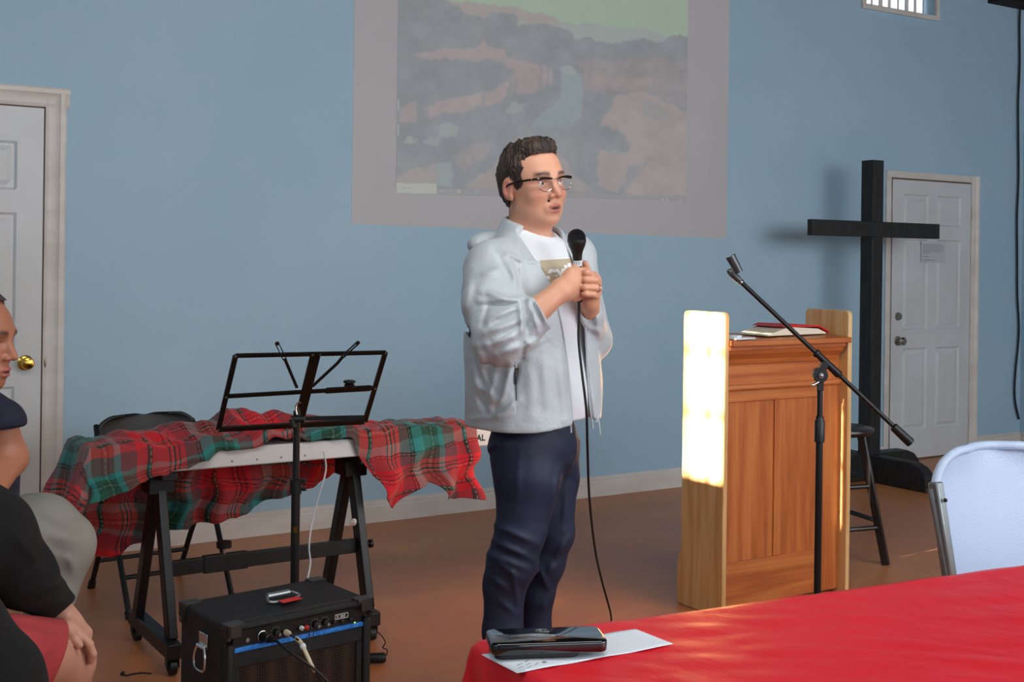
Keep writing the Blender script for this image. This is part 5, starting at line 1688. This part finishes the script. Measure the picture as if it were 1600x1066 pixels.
def hands(p):
    # right hand (near): wraps the handle from the near side
    m = lambda x, y, Z: C(x, y, Z)
    wr = RWR
    d = cone(p, REL + (.01, 0, 0), wr, .046, .0275)
    palm = cone(p, m(881, 450, 3.185), m(897, 437, 3.215), .029, .030)
    palm = smin(palm, cone(p, m(880, 456, 3.19), m(900, 460, 3.222), .022, .020), .02)
    palm = smin(palm, cone(p, m(892, 428, 3.20), m(903, 426, 3.215), .017, .014), .016)
    d = smin(d, palm, .022)
    # right fingers curl behind the handle
    for k, (y0, y1) in enumerate(((425, 424), (436, 436), (448, 448), (460, 460))):
        f = finger(p, [m(902, y0, 3.210), m(911, y1, 3.235), m(912, y1 + 1, 3.268), m(903, y1 + 2, 3.290)], .0105, .0085)
        d = smin(d, f, .006)
    # right thumb lies along the handle top, tip up
    f = finger(p, [m(894, 432, 3.222), m(897, 423, 3.236), m(899, 414, 3.250)], .0115, .009)
    d = smin(d, f, .006)
    # left hand (far): palm behind, fingers come round over the right hand
    d2 = cone(p, C(921, 496, 3.37), LWR, .028, .024)
    pl = cone(p, m(920, 470, 3.300), m(926, 440, 3.290), .022, .023)
    pl = smin(pl, cone(p, m(931, 458, 3.280), m(930, 436, 3.272), .015, .014), .015)
    d2 = smin(d2, pl, .02)
    th = finger(p, [m(920, 440, 3.290), m(917, 424, 3.282), m(914.5, 412, 3.270)], .0115, .0088)
    d2 = smin(d2, th, .008)
    for k, (kx, ky, ty, tx, r) in enumerate(((929, 430, 426.5, 913.5, .0090), (934.5, 439, 437, 912.5, .0096), (935.5, 450.5, 449, 911, .0094), (932, 461, 459.5, 912.5, .0084))):
        f = finger(p, [m(926, ky + 2, 3.290), m(kx, ky, 3.252), m(kx - 5, ky - .8, 3.212), m(tx + 3, ty, 3.192), m(tx, ty, 3.196)], r + .0008, r - .0008, .003)
        d2 = smin(d2, f, .0025)
    return np.minimum(d, d2)




def inner(p):
    d = cone(p, bw(0, -.01, 1.38), bw(0, 0, 1.05), .085, .085)
    for A_, B_, C_ in ((RSH, REL, RWR), (LSH, LEL, LWR)):
        d = smin(d, cone(p, bw(0, -.01, 1.39), A_, .05, .045), .02)
        d = smin(d, cone(p, A_, B_, .045, .034), .02)
    return np.minimum(d, cone(p, LEL, LWR, .030, .022))


def body_all(p):
    return smin(np.minimum(body_head(p), hands(p)), inner(p), .004)


Vh, Qh = mesh_sdf(body_all, (-.16, 3.03, .95), (.30, 3.66, 1.78), .0023)
Vh = smoothv(Vh, Qh, 1, .4)
SK = 'dca284'
ch = skin_color(SK, hq(Vh))
ch = ch * (1 + .04 * wob(Vh, 60)[:, None])
body = link_mesh('body', W3(Vh), Qh, M['skin'], man, smooth=180, colors=ch)
# mole
mq = project_on(body_head, [uv(857.5, 313.5)], 3.2, 3.5, 0)[0]
mb = MB(); mb.ell(W3(mq), (.0044, .0044, .0044), nu=12, nv=8); mb.build('mole', 'hair', man)
# eyes
for s_ in (-1, 1):
    c_ = HO + HR @ np.array((s_ * .031, .0745, .0045))
    mb = MB(); mb.ell(W3(c_), .0118, nu=20, nv=14); ey_ = mb.build('eye', 'eye_white', man)
    g_ = HR @ np.array((.10, 1, -.05)); g_ /= np.linalg.norm(g_)
    mb = MB(); mb.ell(W3(c_ + g_ * .0066), .0062, nu=16, nv=10); mb.build('iris', 'iris', ey_)


def hair(p):
    q = hq(p); x, y, z = q[..., 0], q[..., 1], q[..., 2]
    d = ellip(q, (0, -.012, .048), (.0805, .0985, .0855))
    d = smin(d, ellip(q, (0, .044, .104), (.054, .034, .026)), .02)
    d = smin(d, ellip(q, (0, -.045, .0), (.073, .052, .075)), .03)
    n = .0022 * np.sin(x * 420 + 6 * np.sin(y * 90) + 4 * np.sin(z * 60)) * np.sin(y * 260 + z * 180 + 3 * np.sin(x * 120)) + .0030 * wob(q * (1.0, 1, .8), 95, 1.)
    top_ = np.clip((z - .07) / .05, 0, 1)
    n = n + top_ * .0035 * np.sin(x * 190 + 5 * np.sin(y * 50 + 1)) 
    d = d - n
    d = smin(d, ellip(q, (0, .018, .022), (.0765, .0800, .083)) - .0006 * np.sin(z * 300 + 3 * np.sin(y * 200)), .004)
    # trim: hairline on the forehead, temples, around the ears, nape
    hl = .092 + .012 * np.cos(x * 60) - .0 * y - 1.35 * np.clip(np.abs(x) - .042, 0, 1)
    front = np.maximum(y - .050 + 0 * x, hl - z)          # inside when in front and below the hairline
    side = np.maximum(.018 - y + .0 * x, z * .0 + (hl - z) - .0)
    line = y - np.interp(z, [-.035, -.02, -.004, .03, .065, .085, .10], [.000, .012, .040, .048, .050, .060, .30]) - .004 * np.sin(z * 150)
    d = smax(d, line, .004)
    low = np.interp(y, [-.12, -.05, -.02, .0, .02], [-.085, -.070, -.020, .022, .000]) - z
    low = np.where((np.abs(x) > .05) & (y > .010), -.016 - z, low)
    d = smax(d, low, .004)
    return smax(d, -(ellip(q, (0, -.012, .042), (.072, .090, .078))), .002)


Vr, Qr = mesh_sdf(hair, (-.13, 3.22, 1.48), (.20, 3.58, 1.80), .0022)
link_mesh('hair', W3(Vr), Qr, M['hair'], man, smooth=180)

# trousers, legs, shoes ------------------------------------------------------
def trousers(p):
    q = bl_(p); z = q[..., 2]
    pel = ellip(p, C(834, 690, 3.40), (.122, .135, .13))
    c = lambda x, y, Z: C(x, y, Z)
    near = [(818, 700, 3.35, .098), (824, 745, 3.33, .090), (813, 832, 3.32, .066), (800, 880, 3.33, .066), (788, 915, 3.34, .056), (785, 985, 3.35, .053), (784, 1080, 3.36, .050), (783, 1150, 3.37, .050)]
    farl = [(856, 700, 3.47, .090), (862, 745, 3.48, .076), (864, 832, 3.48, .058), (850, 880, 3.49, .058), (840, 925, 3.50, .047), (837, 985, 3.51, .044), (836, 1080, 3.52, .043), (835, 1145, 3.53, .043)]
    d = pel
    for L in (near, farl):
        e = None
        for (x0, y0, z0, r0), (x1, y1, z1_, r1) in zip(L, L[1:]):
            s_ = cone(p, c(x0, y0, z0), c(x1, y1, z1_), r0, r1)
            e = s_ if e is None else smin(e, s_, .02)
        d = smin(d, e, .014)
    F_ = [(766, 700, 800, 690, .006, 5), (765, 712, 785, 690, -.006, 4), (768, 845, 835, 875, .007, 5), (762, 865, 825, 890, .006, 5), (770, 820, 840, 850, .006, 5), (768, 870, 812, 905, .005, 5), (760, 900, 800, 925, .005, 6),
          (876, 730, 852, 832, .006, 5), (905, 690, 880, 770, .004, 5), (888, 760, 880, 830, .005, 5), (860, 880, 890, 840, .006, 5), (850, 900, 872, 880, .006, 5), (812, 700, 806, 800, .003, 5), (836, 880, 862, 930, .005, 5), (845, 960, 856, 935, .004, 4), (780, 940, 806, 960, .004, 5), (798, 880, 812, 960, .004, 4)]
    d = d - 1.6 * folds(p, F_) - .0022 * wob(p * (1, 1, .6), 40, .3)
    return smax(smax(d, z - .985, .006), .055 - z, .004)


sdf_obj('trousers', trousers, (-.16, 3.14, .04), (.26, 3.66, 1.0), .0048, 'navy', man, it=2)
for (x, y, Z), nm in (((783, 1160, 3.37), 'shoe'), ((835, 1145, 3.53), 'shoe')):
    a = C(x, y, Z); a[2] = 0.
    def shoe(p, a=a):
        q = (p - a) @ FB
        d = ellip(q, (0, .075, .030), (.046, .10, .034)); d = smin(d, ellip(q, (0, -.03, .045), (.040, .055, .052)), .03)
        return smax(d, .002 - q[..., 2], .003)
    sdf_obj(nm, shoe, a + (-.2, -.2, -.005), a + (.22, .2, .12), .005, 'shoe', man)

# glasses --------------------------------------------------------------------
def HP(x, y, z): return W3(HO + HR @ np.array((x, y, z)))


gl = thing('eyeglasses', HP(0, .10, .0), 'half rim eyeglasses with black brow bar worn by the standing man', 'glasses')
gz = .001
for s_ in (-1, 1):
    def yb_(x): return .1045 - .22 * max(0, abs(x) - .012) ** 1.15
    top = [(s_ * x, yb_(x), gz + .0155 - .0015 * ((x - .03) / .02) ** 2 + .05 * (x - .03)) for x in np.linspace(.012, .060, 10)]
    mb = MB(); mb.tube([HP(*q) for q in top], [.0022, .0028, .0032, .0036, .0038, .0040, .0044, .0046, .0046, .0040], 8); mb.build('brow_bar', 'acetate', gl)
    low = [(s_ * (.0345 + .0225 * cos(a)), yb_(.0345 + .0225 * cos(a)) + .0005, gz - .002 + .0175 * sin(a) * (1.05 if sin(a) < 0 else .9)) for a in np.linspace(radians(20), radians(-200), 22)]
    mb = MB(); mb.tube([HP(*q) for q in low], .0010, 6); mb.build('rim', 'chrome', gl)
    full = [(s_ * (.0345 + .0222 * cos(a)), yb_(.0345 + .0222 * cos(a)), gz - .002 + .0175 * sin(a) * (1.05 if sin(a) < 0 else .9)) for a in np.linspace(0, 2 * pi, 29)[:-1]]
    cpt = (s_ * .0345, yb_(.0345) + .0012, gz - .002)
    mb = MB(); mb.add([HP(*cpt)] + [HP(*q) for q in full], [(0, 1 + k, 1 + (k + 1) % 28) for k in range(28)]); mb.build('lens', 'lens', gl, smooth=180, solid=.0012)
    tmp = [(s_ * .060, yb_(.060), gz + .0150), (s_ * .0715, .080, gz + .0145), (s_ * .0765, .055, gz + .013), (s_ * .0800, .020, gz + .010), (s_ * .0815, -.005, gz + .006), (s_ * .080, -.022, gz - .008)]
    mb = MB(); mb.tube(spline([HP(*q) for q in tmp], 4), .0031, 8); mb.build('temple', 'acetate', gl)
    mb = MB(); mb.ell(HP(s_ * .009, .098, gz - .006), (.002, .002, .005), nu=8, nv=6); mb.tube([HP(s_ * .009, .099, gz - .004), HP(s_ * .0125, .1035, gz + .004)], .0006, 6); mb.build('nose_pad', 'chrome', gl)
    mb = MB(); mb.ell(HP(s_ * .0685, .0865, gz + .0148), .003, nu=8, nv=6); mb.build('hinge_plate', 'chrome', gl)
mb = MB(); mb.tube([HP(x, .106 - abs(x) * .1, gz + .0105 + .002 * cos(x * 120)) for x in np.linspace(-.0135, .0135, 7)], .0011, 6); mb.build('bridge', 'chrome', gl)

# ring
a = C(933.5, 450.2, 3.231); b = C(931.2, 449.8, 3.214)
mb = MB(); axr = W3(b - a); axr = axr / np.linalg.norm(axr); uu, vv_, _ = basis(axr)
cr = W3((a + b) / 2)
mb.tube([cr + (uu * cos(w_) + vv_ * sin(w_)) * .0107 for w_ in np.linspace(0, 2 * pi, 25)[:-1]], .0016, 8, closed=True)
tag(mb.build('finger_ring', 'chrome'), 'silver ring on the finger of the standing man', 'ring')

# microphone -----------------------------------------------------------------
mt, mbm = W3(MICX[0]), W3(MICX[1]); md = (mbm - mt) / np.linalg.norm(mbm - mt); ML_ = np.linalg.norm(mbm - mt)
mic = thing('microphone', mt, 'black handheld microphone held up in front of the standing man', 'microphone')
mb = MB(); mb.lathe(mt, -md, [(-.004, .0245)] + [(.0245 * sin(a), .0245 * cos(a)) for a in np.linspace(.1, 1.5, 9)] + [(.0248, 0)], 28); mb.build('grille', 'mic_grille', mic, smooth=50)
mb = MB(); mb.lathe(mt, md, [(.002, .0235), (.004, .0252), (.010, .0252), (.012, .0245)], 28); mb.build('grille_band', 'device2', mic, smooth=40)
mb = MB(); mb.lathe(mt, md, [(.011, .0243), (.020, .0225), (.034, .0165), (.044, .0135), (.060, .0118), (ML_ - .02, .0102), (ML_ - .004, .0098), (ML_, .0085)], 28); mb.build('handle', 'black', mic, smooth=50)
mb = MB(); mb.lathe(mt, md, [(.060, .0119), (.0602, .0123), (.0745, .0121), (.0747, .0117)], 28); tg = mb.build('tape_label', 'white_tape', mic, smooth=40)
mb = MB(); cdir = W3(np.array((0, -1., 0))); rdir = np.cross(md, cdir); rdir /= np.linalg.norm(rdir)
for k in range(3): mb.add([mt + md * z_ + cdir * .0125 + rdir * x_ for x_, z_ in ((-.006 + .0042 * k, .063), (-.0045 + .0042 * k, .063), (-.0045 + .0042 * k, .072), (-.006 + .0042 * k, .072))], [(0, 1, 2, 3)])
mb.build('handwriting', 'greyink', tg, smooth=0)
# microphone cable down to the floor
mb = MB()
fpt = FL(955, 964)
cp = [mbm - md * .01, P(905, 490, 3.265), P(904, 530, 3.25), P(909, 580, 3.24), P(916, 640, 3.25), P(918, 700, 3.32), P(921, 780, 3.5), P(930, 860, 3.68), P(941, 910, 3.82), P(954, 958, 3.95)]
e_ = FL(958, 985, .006); cp += [e_, FL(985, 1015, .006), FL(1040, 1060, .006)]
mb.tube(spline(cp, 8), .0036, 8)
tag(mb.build('microphone_cable', 'cable_black'), 'black cable running from the handheld microphone down to the brown floor', 'cable')

# ============ seated man in navy t-shirt (far left) =========================
A0_ = W3(np.array((-1.62, 3.30, 0.)))
pa_ = thing('person', A0_, 'seated man in navy t-shirt and grey trousers at the left edge', 'person')
HOa = C(-44, 533, 2.95); HRa = frame_vecs(radians(84), 0, radians(-4))


def hqa(p): return (p - HOa) @ HRa


def bodyA(p):
    d = head_sdf(hqa(p), 1.0, .0)
    d = smin(d, cone(p, HOa + HRa @ np.array((0, -.03, -.06)), C(-70, 660, 2.98), .056, .066), .02)
    return d




def armA(p):
    d = cone(p, C(-8, 650, 2.905), C(13, 716, 2.93), .044, .044)
    d = smin(d, cone(p, C(12, 716, 2.93), C(-22, 775, 2.78), .043, .034), .02)
    return d


def allA(p):
    d = smin(bodyA(p), cone(p, C(-74, 650, 2.99), C(-74, 840, 3.06), .07, .09), .02)
    return smin(d, smin(armA(p), cone(p, C(-74, 665, 2.98), C(-12, 655, 2.91), .05, .044), .02), .01)


VA, QA = mesh_sdf(allA, C(-60, 840, 3.0) - (.35, .30, .04), HOa + (.22, .22, .16), .0034)
link_mesh('body', W3(VA), QA, M['skin'], pa_, smooth=180, colors=skin_color('a3694f', hqa(VA)))


def shirtA(p):
    d = cone(p, C(-78, 690, 3.02), C(-70, 840, 3.10), .165, .15)
    d = smin(d, cone(p, C(-20, 640, 2.90), C(10, 660, 2.90), .075, .060), .03)
    d = smax(d, -ellip(p, C(-68, 612, 2.98), (.07, .07, .05)), .01)
    cut = (p - C(16, 668, 2.9)) @ (np.array((.24, 0, -.97)))
    d = smax(d, cut, .005)
    return d - .003 * wob(p, 30)


shirtA_V = None


def shirtA2(p):
    body_ = cone(p, C(-80, 700, 3.02), C(-72, 850, 3.08), .165, .15)
    body_ = smin(body_, cone(p, C(-110, 652, 3.0), C(-40, 650, 2.93), .06, .07), .04)
    sl = cone(p, C(-38, 648, 2.90), C(-1, 662, 2.89), .076, .060)
    cut = (p - C(14, 668, 2.89)) @ (np.array((.10, 0, -.995)))
    sl = smax(sl, cut, .006)
    return smin(body_, sl, .02) - .003 * wob(p, 30)


sdf_obj('tshirt', shirtA2, C(-80, 900, 3.0) - (.25, .25, .05), C(60, 600, 2.9) + (.02, .3, .08), .007, 'navy_shirt', pa_)


def pantsA(p):
    th = cone(p, C(-70, 857, 3.08), C(62, 832, 3.22), .105, .098)
    th = smin(th, cone(p, C(62, 834, 3.22), C(98, 852, 3.27), .096, .082), .04)
    sh = cone(p, C(100, 850, 3.28), C(62, 1010, 3.22), .074, .055)
    sh2 = cone(p, C(62, 1010, 3.22), C(40, 1130, 3.2), .055, .05)
    d = smin(smin(th, sh, .03), sh2, .02)
    far_ = smin(cone(p, C(-60, 850, 3.30), C(50, 850, 3.45), .10, .085), cone(p, C(50, 850, 3.45), C(40, 1080, 3.45), .075, .05), .03)
    d = smin(d, far_, .02)
    F_ = [(50, 790, 120, 830, .007, 6), (60, 830, 130, 850, .006, 6), (40, 770, 100, 810, .006, 6), (100, 860, 120, 900, .007, 6), (118, 845, 112, 900, .006, 6), (70, 850, 120, 870, -.005, 5)]
    return d - folds(p, F_, 3.4) - .003 * wob(p, 28)


sdf_obj('trousers', pantsA, (-1.75, 2.9, .04), (-1.05, 3.62, .86), .007, 'grey_pant', pa_)
VHr, QHr = mesh_sdf(lambda p: smax(smax(ellip(hqa(p), (0, -.014, .052), (.084, .104, .092)) - .003 * wob(hqa(p), 110) , hqa(p)[..., 1] - np.interp(hqa(p)[..., 2], [-.05, .0, .05, .1, .12], [.0, .005, .03, .05, .3]), .004), -.075 - hqa(p)[..., 2], .004), HOa + (-.14, -.15, -.12), HOa + (.16, .15, .18), .004)
link_mesh('hair', W3(VHr), QHr, M['hair'], pa_, smooth=180)
for s_ in (-1, 1):
    c_ = HOa + HRa @ np.array((s_ * .031, .0745, .0045)); mb = MB(); mb.ell(W3(c_), .0118, nu=14, nv=10); e_ = mb.build('eye', 'eye_white', pa_)
    mb = MB(); mb.ell(W3(c_ + HRa @ np.array((0, .0070, 0))), .0058, nu=12, nv=8); mb.build('iris', 'iris', e_)
sA = C(40, 1130, 3.2); sA[2] = 0
for off_ in ((0, 0, 0), (.02, .26, 0)):
    def shoeA(p, a=sA + np.array(off_)):
        q = p - a
        d = ellip(q, (.06, 0, .030), (.10, .044, .034)); d = smin(d, ellip(q, (-.03, 0, .045), (.055, .040, .052)), .03)
        return smax(d, .002 - q[..., 2], .003)
    a_ = sA + np.array(off_); sdf_obj('shoe', shoeA, a_ - (.12, .08, .005), a_ + (.2, .1, .12), .006, 'shoe', pa_)

# ============ seated person in black sleeves and red shorts ==================
B0_ = W3(np.array((-1.35, 2.72, 0.)))
pb_ = thing('person', B0_, 'seated person in black long sleeve top and red shorts with a hand on the knee', 'person')
K = C(100, 1035, 2.80)


def bodyB(p):
    d = cone(p, C(30, 1022, 2.62), C(97, 1032, 2.80), .066, .062)
    d = smin(d, ellip(p, C(103, 1026, 2.815), (.060, .060, .060)), .03)
    d = smin(d, cone(p, C(104, 1045, 2.82), C(88, 1200, 2.86), .058, .050), .03)
    d = smin(d, cone(p, C(88, 1200, 2.86), C(84, 1360, 2.93), .050, .034), .02)
    return d


def handB(p):
    m = lambda x, y, Z: C(x, y, Z)
    d = cone(p, m(80, 935, 2.80), m(106, 972, 2.80), .034, .027)
    pl = cone(p, m(108, 974, 2.80), m(128, 992, 2.81), .026, .024)
    pl = smin(pl, cone(p, m(106, 982, 2.76), m(126, 998, 2.78), .020, .020), .02)
    d = smin(d, pl, .02)
    for k in range(4):
        dz = .023 * k
        f = finger(p, [m(128, 994 + k * 1, 2.765 + dz), m(139 - k, 1006, 2.765 + dz), m(145 - k * 2, 1022 - k, 2.77 + dz), m(142 - k * 2, 1033 - 3 * k, 2.775 + dz)], .0105, .0085)
        d = smin(d, f, .003)
    f = finger(p, [m(104, 984, 2.755), m(116, 998, 2.742), m(124, 1008, 2.742)], .0125, .0095)
    return smin(d, f, .006)




def allB(p):
    m = lambda x, y, Z: C(x, y, Z)
    d = np.minimum(bodyB(p), handB(p))
    i = cone(p, m(30, 1018, 2.62), m(-60, 1050, 2.45), .065, .07)
    i = smin(i, cone(p, m(-70, 1050, 2.45), m(-150, 790, 2.48), .07, .07), .02)
    i = smin(i, cone(p, m(-150, 790, 2.50), m(-30, 858, 2.62), .055, .045), .02)
    i = smin(i, cone(p, m(-30, 858, 2.62), m(28, 884, 2.68), .045, .04), .02)
    i = smin(i, cone(p, m(28, 884, 2.68), m(82, 938, 2.80), .04, .033), .02)
    return smin(d, i, .003)


V1, Q1 = mesh_sdf(allB, (-1.42, 2.30, .02), (-.90, 3.04, .98), .0034)
V1 = smoothv(V1, Q1, 1)
c1_ = np.tile(lin('c08c76'), (len(V1), 1)) * (1 + .06 * wob(V1, 25)[:, None])
link_mesh('body', W3(V1), Q1, M['skin'], pb_, smooth=180, colors=c1_)


def shortsB(p):
    d = cone(p, C(-60, 1050, 2.45), C(80, 1026, 2.74), .090, .080)
    d = smin(d, cone(p, C(-60, 1050, 2.45), C(-20, 1030, 2.6), .09, .09), .03)
    d = smin(d, cone(p, C(10, 1024, 2.58), C(92, 1030, 2.78), .084, .080), .02)
    cut = (p - C(96, 1000, 2.76)) @ (np.array((.86, .35, -.36)))
    inner = cone(p, C(30, 1022, 2.62), C(110, 1032, 2.83), .069, .067)
    d = smax(d, cut, .006); d = smax(d, -np.maximum(inner, -(cut + .06)), .004)
    F_ = [(20, 960, 90, 975, .006, 5), (30, 985, 100, 1000, .004, 6), (60, 1030, 90, 1005, .005, 5), (0, 970, 40, 975, -.005, 4)]
    return d - folds(p, F_) - .0025 * wob(p, 30)


sdf_obj('shorts', shortsB, (-1.42, 2.2, .30), (-.92, 2.95, .80), .006, 'red_short', pb_)


def topB(p):
    m = lambda x, y, Z: C(x, y, Z)
    d = cone(p, m(-84, 786, 2.55), m(-12, 838, 2.62), .088, .082)
    d = smin(d, cone(p, m(-12, 838, 2.62), m(34, 896, 2.68), .082, .067), .05)
    d = smin(d, cone(p, m(34, 896, 2.68), m(92, 950, 2.79), .067, .041), .03)
    d = smin(d, cone(p, m(-160, 760, 2.5), m(-150, 930, 2.45), .14, .16), .05)
    cut = (p - m(97, 955, 2.795)) @ (np.array((.62, .12, -.77)))
    d = smax(d, cut, .005)
    F_ = [(20, 830, 60, 880, .008, 7), (60, 930, 108, 905, .006, 5), (40, 900, 90, 890, .006, 6), (70, 955, 114, 930, .005, 4)]
    return d - folds(p, F_) - .004 * wob(p, 26)


sdf_obj('sweater', topB, (-1.6, 2.2, .55), (-.95, 2.95, 1.20), .007, 'black_knit', pb_)
sB = C(84, 1360, 2.93); sB[2] = 0


def shoeB(p):
    q = p - sB
    d = ellip(q, (.06, 0, .030), (.10, .044, .034)); d = smin(d, ellip(q, (-.03, 0, .045), (.055, .040, .055)), .03)
    return smax(d, .002 - q[..., 2], .003)


sdf_obj('shoe', shoeB, sB - (.12, .08, .005), sB + (.2, .1, .13), .006, 'shoe', pb_)

# ============ black sleeve of a nearer person at the bottom left corner ======
def armC(p):
    m = lambda x, y, Z: C(x, y, Z)
    d = cone(p, m(-75, 985, 2.10), m(-12, 1062, 2.14), .078, .078)
    d = smin(d, cone(p, m(-12, 1062, 2.14), m(40, 1180, 2.2), .078, .07), .05)
    d = smin(d, cone(p, m(-75, 985, 2.10), m(-190, 1080, 2.12), .075, .13), .05)
    d = smin(d, cone(p, m(-200, 1020, 2.1), m(-190, 1250, 2.15), .14, .16), .05)
    return d - .003 * wob(p, 26)


C0_ = W3(np.array((-1.05, 2.12, 0.)))
tC = sdf_obj('person', armC, (-1.36, 1.85, .30), (-.70, 2.45, 1.0), .007, 'black_knit', None)
tag(tC, 'person in black seen only as a dark sleeve in the bottom left corner', 'person')

for o in list(scene.objects):
    if '_o' in o: del o['_o']
